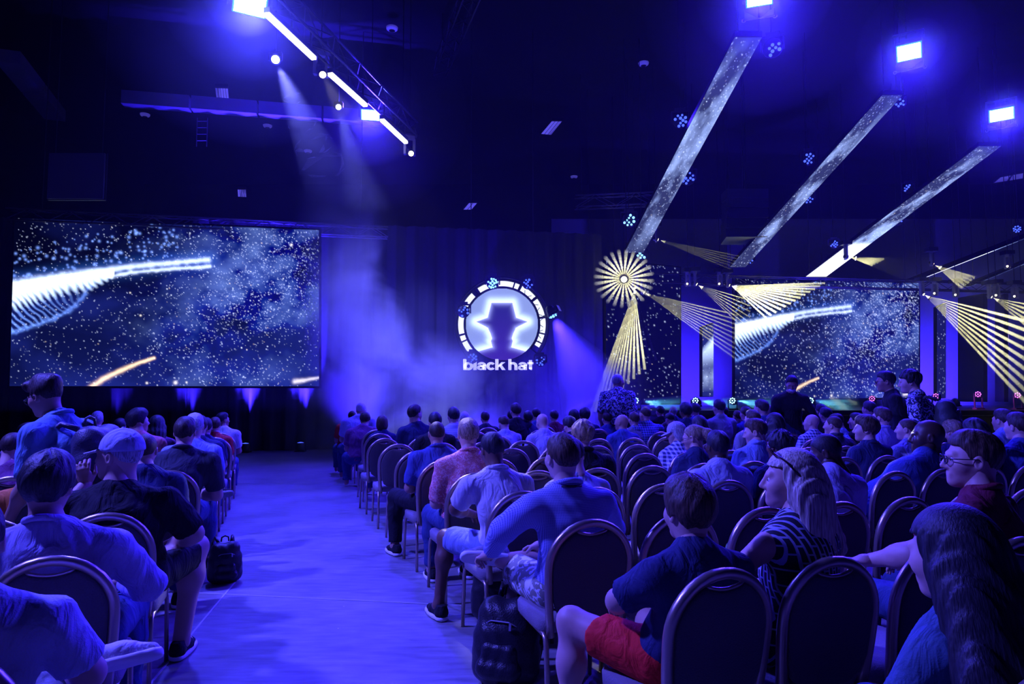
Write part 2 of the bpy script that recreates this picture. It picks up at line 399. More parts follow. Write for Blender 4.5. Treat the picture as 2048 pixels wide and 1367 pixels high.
# main screen
MS_Y = 22.6
ms_tl, ms_bl = at(1470, 557, MS_Y-.3), at(1470, 797, MS_Y-.3); ms_tr, ms_br = at(1838, 566, MS_Y+.3), at(1838, 795, MS_Y+.3)
led_screen('projection_screen', galaxy(300, 170)*.9, ms_tl, ms_tr, ms_bl, ms_br, 'big starfield screen at the back of the stage behind the standing people', .8)
led_screen('led_wall_panel', star_panel(110, 190, 300, 21, (.002,.002,.05)), at(1212, 520, 21.0), at(1360, 535, 21.6), at(1212, 806, 21.0), at(1360, 806, 21.6), 'dark star-speckled side panel behind the yellow beam fan at stage left', .8)
def pillar(px0, px1, yt, yb, Y, seed, label, img=None):
    w, h = 24, 130
    if img is None: img = star_panel(w, h, 60, seed, (.01,.012,.14))
    led_screen('led_pillar', img, at(px0, yt, Y), at(px1, yt-8, Y+.5), at(px0, yb, Y), at(px1, yb, Y+.5), label, .8, .1, .02)
pim = star_panel(24, 130, 40, 31, (.02,.03,.25)); V_, U_ = np.mgrid[0:130, 0:24]; V_ = V_/129.; U_ = U_/23.
gl = np.clip((V_-.28+.14*U_)*9, 0, 1)*np.clip((.60-V_)*3.2, 0, 1)+.55*np.clip(1-abs(V_-.74)*5, 0, 1)*vnoise(U_, V_, 3, 9, 3)
pim += gl[..., None]*np.array([.7,.9,1.3])*1.5
pillar(1405, 1427, 655, 792, 21.5, 31, 'narrow bright upright screen left of the main stage screen', np.clip(pim, 0, 2))
pillar(1874, 1892, 615, 795, 22.6, 33, 'narrow dim star-speckled upright screen right of the main stage screen')
def streak_panel(px0, px1, yt, yb, Y, a, b, seed, label):
    w, h = 60, 120; img = star_panel(w, h, 30, seed, (.012,.012,.16)); V, U = np.mgrid[0:h, 0:w]; V = V/(h-1.); U = U/(w-1.)
    c = a+(b-a)*U; img += (np.clip(1.3-abs(V-c)/.045*(1-.25*U), 0, 1))[..., None]*np.array([1.3,.95,1.2])*1.2
    led_screen('led_wall_panel', np.clip(img, 0, 2), at(px0, yt+8, Y), at(px1, yt, Y-1.6), at(px0, yb, Y), at(px1, yb, Y-1.6), label, .8)
streak_panel(1925, 1974, 590, 800, 23.0, .80, .70, 41, 'side panel with one pinkish white streak right of the stage')
streak_panel(1999, 2017, 590, 800, 23.2, .58, .40, 43, 'narrow side panel with a white block under the right yellow beams')
# cyclorama behind the stage
struct('wall_stage_cyclorama', MB().box((13.5, 25.6, 4.0), (24, .1, 8.0)), mat('cyclorama_cloth', (.22,.22,.26), .95))

# ------------------------------------------------------------------ sloping video ribbons above the audience
def ribbon(pn, pf, zn, zf, wn, wf, img, label, strength=.85):
    n0, f0 = atz(*pn, zn), atz(*pf, zf); d_ = (f0-n0); q_ = Vector((d_.y, -d_.x, 0)).normalized() if abs(d_.x) > 1.6*abs(d_.y) else Vector((1, 0, 0)); q_ = q_ if q_.x > 0 else -q_; wN, wF = q_*wn, q_*wf
    root = empty('led_ribbon', (n0+f0)/2, 0, label, 'light strip', 'sloping video ribbons over the audience'); bpy.context.view_layer.update()
    inv = root.matrix_world.inverted(); T = lambda p: inv@p
    picture_mesh('display_picture', img, T(n0-wN/2), T(n0+wN/2), T(f0-wF/2), T(f0+wF/2), attr_emat('screen_picture_%g' % strength, strength), root)
    up = Vector((0, 0, .02)); b = [T(p)+up for p in (n0-wN/2, n0+wN/2, f0+wF/2, f0-wF/2)]; t = [p+Vector((0, 0, .10)) for p in b]
    MB().add(b+t, [(0,1,2,3),(7,6,5,4),(0,4,5,1),(1,5,6,2),(2,6,7,3),(3,7,4,0)]).build('backing', m_black, root)
    for p in (n0, f0):
        for sgn in (-1, 1):
            q = T(p+Vector((sgn*.2, 0, .1))); MB().tube([q, q+Vector((0, 0, ZC-p.z-.1))], .012, 5).build('hanging_cable', m_metal_dark, root)
def ribbon_img(seed, n, k, bright_end=0.):
    w, h = 40, 330; img = star_panel(w, h, n, seed, (.04,.05,.16)); V, U = np.mgrid[0:h, 0:w]; V = V/(h-1.); U = U/(w-1.)
    cl = vnoise(U, V, 2, 8, seed+9); img += (k*np.clip(cl-.42, 0, 1)*3.6*np.clip(np.sin(V*PI)*1.3, 0, 1))[..., None]*np.array([.42,.58,1.15])
    if bright_end: img += np.clip((V-(1-bright_end))*25, 0, 1)[..., None]*np.array([1.2,1.2,1.5])
    img[:int(h*.0)+1] *= .3
    return np.clip(img, 0, 2)
ribbon((1497, 74), (1268, 505), 8.2, 5.15, .52, .50, ribbon_img(61, 420, .8), 'leftmost sloping video ribbon, above the yellow starburst')
ribbon((1785, 190), (1475, 534), 8.2, 5.15, .46, .46, ribbon_img(62, 480, .8), 'second sloping video ribbon, left of the brightest one')
ribbon((1980, 292), (1632, 553), 8.2, 5.15, .62, .66, ribbon_img(63, 560, 1.0, .30), 'third sloping video ribbon with bright white lower end')
ribbon((2190, 420), (1822, 564), 8.2, 5.15, .50, .50, ribbon_img(64, 520, 1.2, .42), 'rightmost wide sloping video ribbon, white lower half')
ribbon((2160, 480), (1936, 573), 7.4, 5.2, .28, .28, ribbon_img(65, 300, .5), 'thin faint sloping video ribbon at the right edge')
# ================================================================== round emblem with lettering
EC = at(1003.8, 648, 17.25); ES = 17.25/F_PX       # centre and metres per pixel
em = empty('emblem_sign', EC, 0, 'round backlit sign with hat silhouette in a truss ring above white lettering', 'sign')
def hat_img(n=170):
    """glowing outline around the silhouette of a head with a brimmed hat (disc coordinates -1..1, v down)"""
    V, U = np.mgrid[0:n, 0:n].astype(np.float32); U = U/(n-1)*2-1; V = V/(n-1)*2-1
    R = 73.; q = lambda x, y: ((x-645)/6.214/R, (y-672)/6.214/R)
    half = [q(644, 405), q(775, 405), q(800, 500), q(822, 590), q(965, 640), q(820, 715), q(785, 790), q(765, 850), q(782, 880), q(760, 960), q(1040, 1040), q(1040, 1400), q(644, 1400)]
    poly = half+[(-x, y) for x, y in half[::-1]]
    D, _ = seg_d(U, V, poly+[poly[0]])
    ins = np.zeros(U.shape, bool); m = len(poly)
    for i in range(m):
        (x0, y0), (x1, y1) = poly[i], poly[(i+1) % m]
        if y0 == y1: continue
        c = ((y0 > V) != (y1 > V)) & (U < (x1-x0)*(V-y0)/(y1-y0)+x0); ins ^= c
    g = np.where(ins, np.exp(-(D/.06)**1.3)*.8, np.clip(.48+1.3*np.exp(-(D/.15)**2.2), 0, 1.8))
    img = np.stack([np.where(ins, .030+.02*(V+.3)+g*.45, g*.60), np.where(ins, .022+g*.5, g*.78), np.where(ins, .30+.12*(V+.3)+g*1.1, .40+g*.95)], -1)
    return img.astype(np.float32), U, V, ins
def emblem():
    img, U, V, ins = hat_img(); n = img.shape[0]; R = 73*ES
    keep = (np.hypot(U, V) <= 1.0)
    f = [(i*n+j, (i+1)*n+j, (i+1)*n+j+1, i*n+j+1) for i in range(n-1) for j in range(n-1) if keep[i, j] and keep[i+1, j+1] and keep[i+1, j] and keep[i, j+1]]
    P = np.stack([U*R, np.zeros_like(U), -V*R], -1).reshape(-1, 3)
    F = np.array(f); use = np.unique(F); mp = -np.ones(n*n, int); mp[use] = np.arange(len(use))
    me = fast_mesh('emblem_disc', P[use], mp[F]); a = me.color_attributes.new('picture', 'FLOAT_COLOR', 'POINT')
    c = np.ones((len(use), 4), np.float32); c[:, :3] = img.reshape(-1, 3)[use]; a.data.foreach_set('color', c.ravel())
    obj('emblem_disc', me, attr_emat('emblem_picture', .95), em)
    MB().lathe([(R*1.01, 0), (R*1.01, .06), (R*.2, .065)], (0, .02, 0), 48, Matrix.Rotation(-PI/2, 3, 'X')).build('disc_back', m_black, em)
    def arc(r, a0, a1, k=14, y=0.): return [(r*ES*math.cos(math.radians(a0+(a1-a0)*i/k)), y, r*ES*math.sin(math.radians(a0+(a1-a0)*i/k))) for i in range(k+1)]
    lit = emat('ring_glow_white', (.80,.85,1.0), 1.25)
    segs = [(-32,-14),(-12,8),(11,36),(40,62),(66,72),(74,95),(105,124),(134,154),(166,193),(196,203),(205,222)]
    for a0, a1 in segs:
        k = max(3, int((a1-a0)/3)); o, i_ = arc(88, a0, a1, k, .03), arc(77.5, a0, a1, k, .03)
        mb = MB(); vs = o+i_; fs = [(q, q+1, q+k+2, q+k+1) for q in range(k)]; mb.add(vs, fs).add([(x, .06, z) for x, _, z in vs], [tuple(reversed(t)) for t in fs])
        mb.build('ring_light', lit, em)
    for r, y, rad in ((94.5, -.02, .022), (91, .14, .018), (75, -.02, .022), (76, .14, .018)):
        MB().tube(arc(r, -42, 222, 80, y), rad, 6).build('ring_tube', m_metal_dark, em, True)
    for a in (-40, -26, -13, 10, 38, 64, 73, 100, 129, 160, 195, 204, 222):
        c, s_ = math.cos(math.radians(a)), math.sin(math.radians(a))
        MB().bar((75*ES*c, -.02, 75*ES*s_), (94.5*ES*c, -.02, 94.5*ES*s_), .03).build('ring_brace', m_metal_dark, em)
    for i in range(12):
        a, b = -36+i*8, -32+i*8; r0, r1 = (75, 83) if i % 2 else (83, 75)
        MB().bar((r0*ES*math.cos(math.radians(a)), .0, r0*ES*math.sin(math.radians(a))), (r1*ES*math.cos(math.radians(b)), .0, r1*ES*math.sin(math.radians(b))), .014).build('ring_lattice', m_metal_dark, em)
    for sgn in (-1, 1):
        MB().tube([(sgn*.8, .1, 60*ES), (sgn*.8, .1, ZC-EC.z)], .012, 5).build('hanging_cable', m_metal_dark, em)
    # lettering, each letter its own mesh
    lm = mat('letter_white', (.9,.9,.95), .5, emit=(.62,.62,.98), estr=1.0)
    def bar(x0, z0, x1, z1): return [[(x0, z0), (x1, z0), (x1, z1), (x0, z1)]]
    def ring(cx, cz, rx, rz, sx, sz, a0=0., a1=360., k=20):
        o = []
        for i in range(k):
            t0, t1 = math.radians(a0+(a1-a0)*i/k), math.radians(a0+(a1-a0)*(i+1)/k)
            o.append([(cx+(rx-sx)*math.cos(t0), cz+(rz-sz)*math.sin(t0)), (cx+rx*math.cos(t0), cz+rz*math.sin(t0)), (cx+rx*math.cos(t1), cz+rz*math.sin(t1)), (cx+(rx-sx)*math.cos(t1), cz+(rz-sz)*math.sin(t1))])
        return o
    A_ = (bar(10.4, 0, 15.6, 9.5)+ring(8.2, 9.2, 7.6, 6.0, 5.4, 3.6, -8, 165)+ring(6.6, 4.5, 6.6, 4.7, 4.6, 2.9)+bar(6, 6.4, 11, 9.0), 16.2)
    H_ = (bar(0, 0, 5.4, 21)+ring(8.0, 7.6, 7.8, 7.6, 5.4, 4.2, 0, 130)+bar(10.4, 0, 15.8, 8.0), 16.4)
    GL = {'b': (bar(0, 0, 5.4, 21)+ring(8.9, 7.4, 8.1, 7.7, 5.2, 3.9), 17.4), 'l': (bar(0, 0, 5.4, 21), 6.0), 'a': A_, 'c': (ring(7.9, 7.5, 7.9, 7.7, 5.2, 4.0, 38, 322), 15.2),
          'k': (bar(0, 0, 5.4, 21)+[[(5.0, 5.2), (5.0, 9.2), (10.6, 15), (17.0, 15)], [(6.6, 8.2), (10.2, 11.0), (17.6, 0), (11.4, 0)]], 17.6), 'h': H_, 't': (bar(2.6, 2, 8.0, 19)+bar(0, 11.2, 10.4, 15)+ring(7.6, 4.4, 5.0, 4.6, 5.0, 3.8, 180, 275), 10.6)}
    text = 'black hat'; tot = sum(4.6 if c == ' ' else GL[c][1] for c in text); sx = 140./tot*ES; sz = 1.03*ES; cx = (927-1003.8)*ES; zb = (648-740)*ES
    for c in text:
        if c == ' ': cx += 4.6*sx; continue
        mb = MB()
        for q in GL[c][0]: mb.prism([(cx+x*sx, zb+z*sz) for x, z in q], -.13, -.05)
        mb.build('letter', lm, em); cx += GL[c][1]*sx
emblem()

# ================================================================== lighting fixtures
m_lens_blue = emat('lens_blue', (.05,.09,1.0), 2.4)
m_lens_cyan = emat('lens_cyan_white', (.16,.50,1.0), 3.5)
m_lens_white = emat('lens_white', (.75,.9,1.0), 9.0)
m_lens_warm = emat('lens_warm', (1.0,.90,.45), 9.0)
m_batten = emat('batten_white', (.80,.75,1.0), 5.0)
m_can = mat('fixture_black', (.03,.03,.04), .4, spec=.5)
m_bracket = mat('bracket_silver', (.55,.6,.7), .3, metal=.7)
def face_to(o, target):
    d = (Vector(target)-Vector(o.location)).normalized(); o.rotation_euler = d.to_track_quat('Y', 'Z').to_euler()
led_wash_last = [None]
def led_wash(px, py, Y, r, tgt, label, pw=0., col=BLUE, deg=60, nl=12, lens=None, seed=0):
    """moving wash head: yoke, round head and a cluster of small lenses, looking along local +Y"""
    p = at(px, py, Y); t = empty('wash_light', p, 0, label, 'stage light', 'blue multi-lens wash lights'); face_to(t, tgt); led_wash_last[0] = t
    MB().lathe([(r*.55, -.26), (r*.9, -.2), (r*1.12, -.05), (r*1.12, .0), (r*1.0, .012)], (0, 0, 0), 14, Matrix.Rotation(-PI/2, 3, 'X')).build('head', m_can, t, True)
    y = MB(); y.box((-r*1.25, -.08, r*.45), (.03, .09, r*1.5)); y.box((r*1.25, -.08, r*.45), (.03, .09, r*1.5)); y.box((0, -.08, r*1.25), (r*2.5, .09, .04)); y.box((0, -.08, r*1.45), (r*1.5, .16, .09))
    y.build('yoke', m_can, t)
    lm = MB(); rr = random.Random(seed+int(px))
    for k in range(nl):
        a = 2*PI*k/(nl-4)+.3 if k < nl-4 else 2*PI*k/4; q = r*.78 if k < nl-4 else r*.34
        if rr.random() < .25: continue
        s = r*(.15+.08*rr.random()); c = Vector((q*math.cos(a), .02, q*math.sin(a)))
        lm.lathe([(s, 0), (s*.8, .012), (s*.2, .018)], c, 8, Matrix.Rotation(-PI/2, 3, 'X'))
    lm.build('lens_array', lens or m_lens_blue, t)
    if Y != 16.9 and Y != 16.85: hang(t, p+Vector((0, .05, r*1.3)), ZC)
    if pw: spot('lamp', p+(Vector(tgt)-p).normalized()*.1, tgt, pw, col, deg, .7, .12, t)
    return t
AUD = Vector((1.5, 5, .8))
for i, (px, py, Y, r, pw) in enumerate((
    (1545, 96, 13.0, .17, 0), (1361, 241, 14.5, .15, 0), (1376, 356, 17.0, .17, 0), (1618, 317, 17.5, .15, 0), (1616, 396, 18.5, .15, 0),
    (1797, 208, 16.0, .14, 0), (1817, 377, 20.0, .13, 0), (1795, 441, 20.5, .14, 0), (1668, 488, 21.0, .12, 0), (1497, 519, 20.0, .14, 0),
    (1258, 440, 19.0, .18, 1), (1284, 506, 20.0, .18, 1), (1056, 567, 16.9, .13, 0), (927, 623, 16.9, .14, 0), (945, 716, 16.9, .12, 0), (1081, 722, 16.9, .12, 0), (2034, 458, 20.5, .11, 0))):
    places = ['above the leftmost video ribbon near the top', 'left of the leftmost video ribbon, upper one', 'right of the leftmost video ribbon', 'left of the second video ribbon, upper one', 'right of the second video ribbon, lower one',
              'under the upper end of the second video ribbon', 'left of the third video ribbon', 'below the third video ribbon', 'near the lower end of the third video ribbon', 'at the lower end of the second video ribbon',
              'at the foot of the leftmost video ribbon, glowing bright', 'just above the yellow starburst, glowing bright', 'on the upper right of the emblem ring', 'on the left of the emblem ring', 'on the lower left of the emblem ring over the lettering', 'right of the lettering under the emblem', 'at the right edge above the ribbon']
    led_wash(px, py, Y, r, (0+.3*(px-1024)/200, 0, 1.2) if i not in (2, 8) else (3, 4, 1), 'blue multi-lens wash light '+places[i], (1000, 400, 500, 300, 300, 250, 0, 200, 0, 0, 250, 120, 700, 0, 0, 0, 0)[i], BLUE, 130, seed=i, lens=m_lens_cyan if pw else None)
# bright cyan one on top of the emblem and the one washing the smoke at its right
led_wash(985, 566, 16.85, .14, (-.3, 0, 1.4), 'bright cyan wash light on top of the emblem ring', 1500, BLUE, 130, lens=m_lens_cyan, nl=16)
led_wash(1106, 630, 16.85, .12, tuple(at(1190, 800, 16.4)), 'blue wash light right of the emblem beaming down to the right', 2500, BLUE, 50, lens=m_lens_cyan)
wr_ = led_wash_last[0]; bpy.context.view_layer.update(); o_ = MB().bar(at(1106, 630, 16.9), at(1086, 632, 17.2), .03).build('mounting_arm', m_can, wr_); o_.matrix_parent_inverse = wr_.matrix_world.inverted()

def panel_light(px, py, Y, w, h, pw, label, tgt, bracket=True, col=WASH, pos=None, cone=120):
    """large bright strobe panel in a yoke with a folded bracket plate hanging below"""
    p = Vector(pos) if pos else at(px, py, Y); t = empty('strobe_panel', p, 0, label, 'stage light', 'large bright blue flood panels'); face_to(t, tgt)
    MB().box((0, -.10, 0), (w*1.15, .18, h*1.2)).build('housing', m_can, t)
    MB().box((0, -.012, 0), (w*1.12, .03, h*1.16)).build('halo_lip', emat('panel_halo_glow', (.03,.22,1.0), 2.2), t)  # glowing lip added to paint the cyan halo edge around the lamp face
    MB().box((0, .0, 0), (w, .03, h)).build('lamp_face', emat('panel_glare', (.42,.80,1.0), 30.0), t)
    y = MB(); y.box((-w*.66, -.1, h*.4), (.03, .08, h*1.6)); y.box((w*.66, -.1, h*.4), (.03, .08, h*1.6)); y.box((0, -.1, h*1.2), (w*1.36, .08, .04)); y.build('yoke', m_can, t)
    if bracket:
        q = t.matrix_basis.inverted()
        g = MB(); z = -h*1.25; g.add([(-w*.62, -.02, z), (-w*.62, -.02, z+h*.5), (0, .03, z)], [(0,2,1),(0,1,2)]); g.add([(w*.62, -.02, z), (w*.62, -.02, z+h*.5), (0, .03, z)], [(0,1,2),(0,2,1)])
        g.build('bracket_plate', m_bracket, t); MB().bar((-w*.66, 0, z), (w*.66, 0, z), .02).build('bracket_bar', m_bracket, t)
        for s in (-1, 1): MB().tube([(s*w*.66+.03*math.cos(a), 0, z+.03*math.sin(a)) for a in [2*PI*k/10 for k in range(10)]], .01, 5, True).build('bracket_ring', m_bracket, t)
    hang(t, p+Vector((0, .08, h*1.1)), ZC)
    if pw: spot('lamp', p+(Vector(tgt)-p).normalized()*.12, tgt, pw, col, cone, .6, .25, t)
    return t
panel_light(500, 10, 9.6, .42, .26, 5200, 'large bright flood panel at the top of the left light line', (-.9, 4.2, 0), False)
panel_light(741, 230, 14.2, .36, .20, 3500, 'smaller bright flood panel partway along the left light line', (-1.5, 6, 0), False, BLUE)
panel_light(1519, -8, 11.5, .40, .30, 4500, 'bright flood panel above the leftmost video ribbon, cut by the top edge', (2.0, 4, 0), True, BLUE)
panel_light(1818, 104, 14.0, .42, .30, 5000, 'bright flood panel above the second video ribbon', (3.0, 5, 0), True, BLUE)
panel_light(2003, 229, 17.0, .48, .28, 5000, 'bright flood panel above the third video ribbon at the right', (5.0, 6, 0), True, BLUE)
# the same rig goes on overhead to the left of the photographer
panel_light(0, 0, 0, .42, .26, 6500, 'flood panel on the rig high over the left block, outside the picture', (-.6, 3.9, .3), False, PALE, (-6.3, 3.8, 6.5), 78)
# ------------------------------------------------------------------ left light line: truss with glowing battens
TZ = 7.0
def line_pt(px, py): return atz(px, py, TZ)
LA, LB = line_pt(478, -25), line_pt(822, 292); LD = (LB-LA).normalized()
def truss(name, a, b, w, label, m=None, n=None, group=None):
    a, b = Vector(a), Vector(b); d = (b-a); L = d.length; d.normalize(); s = d.cross(Vector((0, 0, 1))).normalized(); u = Vector((0, 0, 1))
    t = empty(name, (a+b)/2, 0, label, 'truss', group); o = (a+b)/2; m = m or m_metal_dark
    off = [s*w/2+u*w/2, -s*w/2+u*w/2, s*w/2-u*w/2, -s*w/2-u*w/2]
    for k in off: MB().tube([a+k-o, b+k-o], .022, 6).build('chord', m, t, True)
    n = n or max(3, int(L/(w*1.6)))
    for f, g in ((0, 1), (2, 3), (0, 2), (1, 3)):
        mb = MB()
        for i in range(n):
            p = a+d*(L*i/n)+(off[f] if i % 2 else off[g]); q = a+d*(L*(i+1)/n)+(off[g] if i % 2 else off[f]); mb.tube([p-o, q-o], .011, 4)
        mb.build('lattice', m, t)
    for f in (.08, .92):
        p = a+d*(L*f)+u*w/2; MB().tube([p-o, p-o+u*(ZC-p.z)], .012, 5).build('hanging_cable', m_metal_dark, t)
    return t
truss('light_truss', LA+Vector((0, 0, .38)), LB+Vector((0, 0, .38)), .30, 'dark truss carrying the glowing battens of the left light line')
def batten(p0, p1, w, label):
    a, b = line_pt(*p0), line_pt(*p1); o = (a+b)/2; t = empty('led_batten', o, 0, label, 'light strip', 'glowing battens of the left light line')
    MB().bar(a-o, b-o, w, .05).build('glow_strip', m_batten, t); MB().bar(a-o+Vector((0, 0, .07)), b-o+Vector((0, 0, .07)), w*1.2, .08).build('housing', m_can, t)
    for f in (.08, .5, .92):
        q = a.lerp(b, f)-o; MB().bar(q+Vector((0, 0, .1)), q+Vector((0, 0, .40)), .03).build('clamp', m_can, t)
batten((533, 28), (628, 117), .085, 'topmost glowing white batten of the left light line')
batten((660, 148), (731, 211), .085, 'middle glowing white batten of the left light line')
batten((764, 240), (812, 285), .085, 'lowest glowing white batten of the left light line')
def moving_head(px, py, Y, tgt, label, lens, r=.09, ln=.42, pw=0, col=WARM, deg=10, pend=.0):
    p = at(px, py, Y); t = empty('moving_head', p, 0, label, 'stage light', 'moving head spotlights'); d = (Vector(tgt)-p).normalized(); q = d.to_track_quat('Y', 'Z').to_matrix()
    Mx = q@Matrix.Rotation(-PI/2, 3, 'X')
    MB().lathe([(r*.7, -ln*.55), (r*1.2, -ln*.45), (r*1.25, 0), (r*1.05, ln*.3), (r*1.1, ln*.45)], (0, 0, 0), 14, Mx).build('head', m_can, t, True)
    MB().lathe([(r*.85, ln*.45), (r*.8, ln*.47), (r*.2, ln*.48)], (0, 0, 0), 12, Mx).build('lens', lens, t)
    sd = d.cross(Vector((0, 0, 1))).normalized(); y = MB()
    for s in (-1, 1): y.bar(sd*s*r*1.5+Vector((0, 0, -.08)), sd*s*r*1.5+Vector((0, 0, .30)), .05, .10)
    y.bar(-sd*r*1.6+Vector((0, 0, .32)), sd*r*1.6+Vector((0, 0, .32)), .1, .08); y.build('yoke', mat('fixture_grey', (.25,.25,.32), .4, spec=.5), t)
    MB().box((0, 0, .42), (.28, .28, .12)).build('base', m_can, t)
    hang(t, p+Vector((0, 0, .47)), ZC)
    if pw: spot('lamp', p+d*ln*.6, tgt, pw, col, deg, .4, .04, t)
    return t
moving_head(642, 143, 11.8, (.15, 5.3, 1.0), 'grey moving head between the upper and middle battens', m_lens_warm, .07, .40, 2500, (1.0,.9,.62), 11)
moving_head(819, 303, 15.0, tuple(at(835, 322, 14.4)), 'grey moving head at the lower end of the left light line', m_lens_warm, .07, .36)
SMOKE = Vector((-3.0, 15.6, 3.6))
def round_spot(px, py, Y, r, label, tgt, pw):
    p = at(px, py, Y); t = empty('round_spot', p, 0, label, 'stage light'); d = (Vector(tgt)-p).normalized()
    f = (Vector((0, 0, 1.5))-p).normalized().to_track_quat('Y', 'Z').to_matrix()@Matrix.Rotation(-PI/2, 3, 'X')
    MB().lathe([(r*.8, -.3), (r*1.1, -.15), (r*1.15, 0), (r*1.0, .01)], (0, 0, 0), 16, f).build('can', mat('fixture_grey2', (.3,.3,.36), .35, spec=.5), t, True)
    MB().lathe([(r*.85, .01), (r*.6, .03), (r*.1, .04)], (0, 0, 0), 16, f).build('lens', m_lens_white, t)
    y = MB(); y.box((-r*1.3, 0, r*.6), (.025, .05, r*1.6)); y.box((r*1.3, 0, r*.6), (.025, .05, r*1.6)); y.box((0, 0, r*1.4), (r*2.6, .05, .03)); y.build('yoke', m_can, t)
    hang(t, p+Vector((0, 0, r*1.4)), ZC)
    spot('lamp', p+d*.1, tgt, pw, (.17,.18,1.0), 34, .8, .06, t)
round_spot(551, 119, 10.6, .075, 'round white spotlight left of the upper glowing batten', SMOKE, 6000)
round_spot(677, 214, 12.8, .06, 'small round white spotlight left of the middle glowing batten', SMOKE+Vector((.6, .2, -1.4)), 6000)

# ------------------------------------------------------------------ dim things on and under the ceiling
def ceil_box(name, pts, z, label, cat, m, h=.12, parts=0):
    P = [atz(*p, z) for p in pts]; o = sum(P, Vector())/4; t = empty(name, o, 0, label, cat)
    b = [p-o for p in P]; tp = [p+Vector((0, 0, h)) for p in b]
    MB().add(b+tp, [(0,1,2,3),(7,6,5,4),(0,4,5,1),(1,5,6,2),(2,6,7,3),(3,7,4,0)]).build('housing', m_metal_dark, t)
    n = parts or 1
    for i in range(n):
        a0, a1 = (i+.08)/n, (i+.92)/n; f = lambda s, e: b[0].lerp(b[1], s).lerp(b[3].lerp(b[2], s), e)-Vector((0, 0, .01))
        MB().add([f(a0, .04), f(a1, .04), f(a1, .96), f(a0, .96)], [(0,1,2,3),(3,2,1,0)]).build('diffuser', m, t)
m_troff_glow = mat('troffer_painted_glow', (.75,.75,.8), .6, emit=(.10,.08,.7), estr=.35)  # faint blue emission painted in for light reflected off the white diffusers
ceil_box('ceiling_fixture', [(430,174),(456,175),(459,208),(434,206)], 10.6, 'striped grey ceiling light fixture above the left screen', 'ceiling light', m_troff_glow, .1, 5)
ceil_box('ceiling_fixture', [(475,378),(492,378),(493,394),(476,393)], 9.4, 'small dim ceiling fixture just above the left screen truss', 'ceiling light', m_troff_glow, .1, 4)
ceil_box('ceiling_fixture', [(1104,241),(1125,241),(1102,270),(1081,268)], 10.4, 'slanted grey ceiling light fixture above the emblem', 'ceiling light', m_troff_glow, .1, 3)
ceil_box('ceiling_fixture', [(938,405),(955,405),(943,419),(926,419)], 9.8, 'small slanted ceiling fixture between smoke and emblem', 'ceiling light', m_troff_glow, .1, 2)
ceil_box('ceiling_fixture', [(2000,354),(2048,345),(2048,356),(1985,366)], 10.2, 'long dim slanted ceiling fixture at the right edge', 'ceiling light', m_troff_glow, .1, 2)
A, B = atz(244, 197, 8.9), atz(770, 238, 8.9)
for i in range(4):
    a, b = A.lerp(B, i/4+.004), A.lerp(B, (i+1)/4-.004)
    tag(MB().bar(a-(a+b)/2, b-(a+b)/2, .3, .34).build('ceiling_duct', mat('duct_grey', (.22,.22,.26), .6, bump=.15, bscale=4), None, False, (a+b)/2), ['leftmost','second','third','rightmost'][i]+' section of the dim grey duct above the left screen', 'duct', 'duct sections under the ceiling')
A, B = atz(15, 112, 9.2), atz(112, 232, 9.2)
for i in range(2):
    a, b = A.lerp(B, i/2), A.lerp(B, (i+1)/2-.02)
    tag(MB().bar(a-(a+b)/2, b-(a+b)/2, .5, .3).build('ceiling_duct', MATS['duct_grey'], None, False, (a+b)/2), ['upper','lower'][i]+' dim duct section in the top left corner', 'duct')
pn = empty('hanging_panel', at(153, 352, 14.2), 0, 'large faint square panel hanging above the left screen', 'panel')
MB().box((0, 0, 0), (1.18, .05, .98)).build('face', mat('panel_face', (.12,.12,.15), .8), pn); MB().box((0, .05, .0), (1.22, .05, 1.02)).build('frame', m_metal_dark, pn)
for s in (-.5, .5): MB().tube([(s, .05, .5), (s, .05, ZC-pn.location.z)], .01, 4).build('hanging_cable', m_metal_dark, pn)
lad = empty('ladder_rack', at(404, 266, 17.0), 0, 'faint ladder-shaped frame hanging under the ceiling', 'rack')
for s in (-.13, .13): MB().tube([(s, 0, -.35), (s, 0, .4)], .012, 5).build('rail', m_truss, lad)
for k in range(4): MB().tube([(-.13, 0, -.2+k*.17), (.13, 0, -.2+k*.17)], .009, 5).build('rung', m_truss, lad)
for i, (px, py, z) in enumerate(((784,61,10.6),(1148,356,10.4),(534,231,10.6),(535,255,10.4),(616,305,10.4),(1287,131,10.6),(290,233,10.3))):
    q = ['above the left light line','right of the slanted ceiling fixture','upper one below the duct','lower one below the duct','between the duct and the smoke','left of the leftmost video ribbon','tiny warm one under the duct'][i]
    p = atz(px, py, z); dl = empty('ceiling_speaker', p, 0, 'small round pale ceiling disc '+q, 'ceiling disc')
    MB().lathe([(.10, 0), (.14, .03), (.15, .08)], (0, 0, 0), 14).build('rim', m_troff_glow, dl, True); MB().lathe([(.08, -.01), (.02, -.012)], (0, 0, 0), 12).build('grille', m_metal_dark, dl)  # disc rims carry the same painted blue glow
for i, (a, b) in enumerate(((at(0, 424, 15.4), at(772, 461, 17.4)),)):
    truss('light_truss', a+Vector((0, .25, 0)), b+Vector((0, .25, 0)), .26, 'long blue-lit truss along the top of the left screen', m_truss)
truss('light_truss', at(1150, 405, 20.0), at(1310, 398, 20.0), .34, 'dim truss behind the foot of the leftmost video ribbon', m_truss)
truss('light_truss', at(1150, 553, 21.5), at(2100, 590, 22.2)+Vector((0, -.4, .15)), .28, 'long dark truss above the stage carrying the yellow beam lights', m_metal_dark)
truss('light_truss', at(960, -60, 12), at(880, 140, 17), .32, 'faint dark truss crossing the ceiling in the middle', m_metal_dark)
sp = empty('speaker_array', at(1490, 430, 19.0), 0, 'dark hanging loudspeaker block between the first two video ribbons', 'loudspeaker')
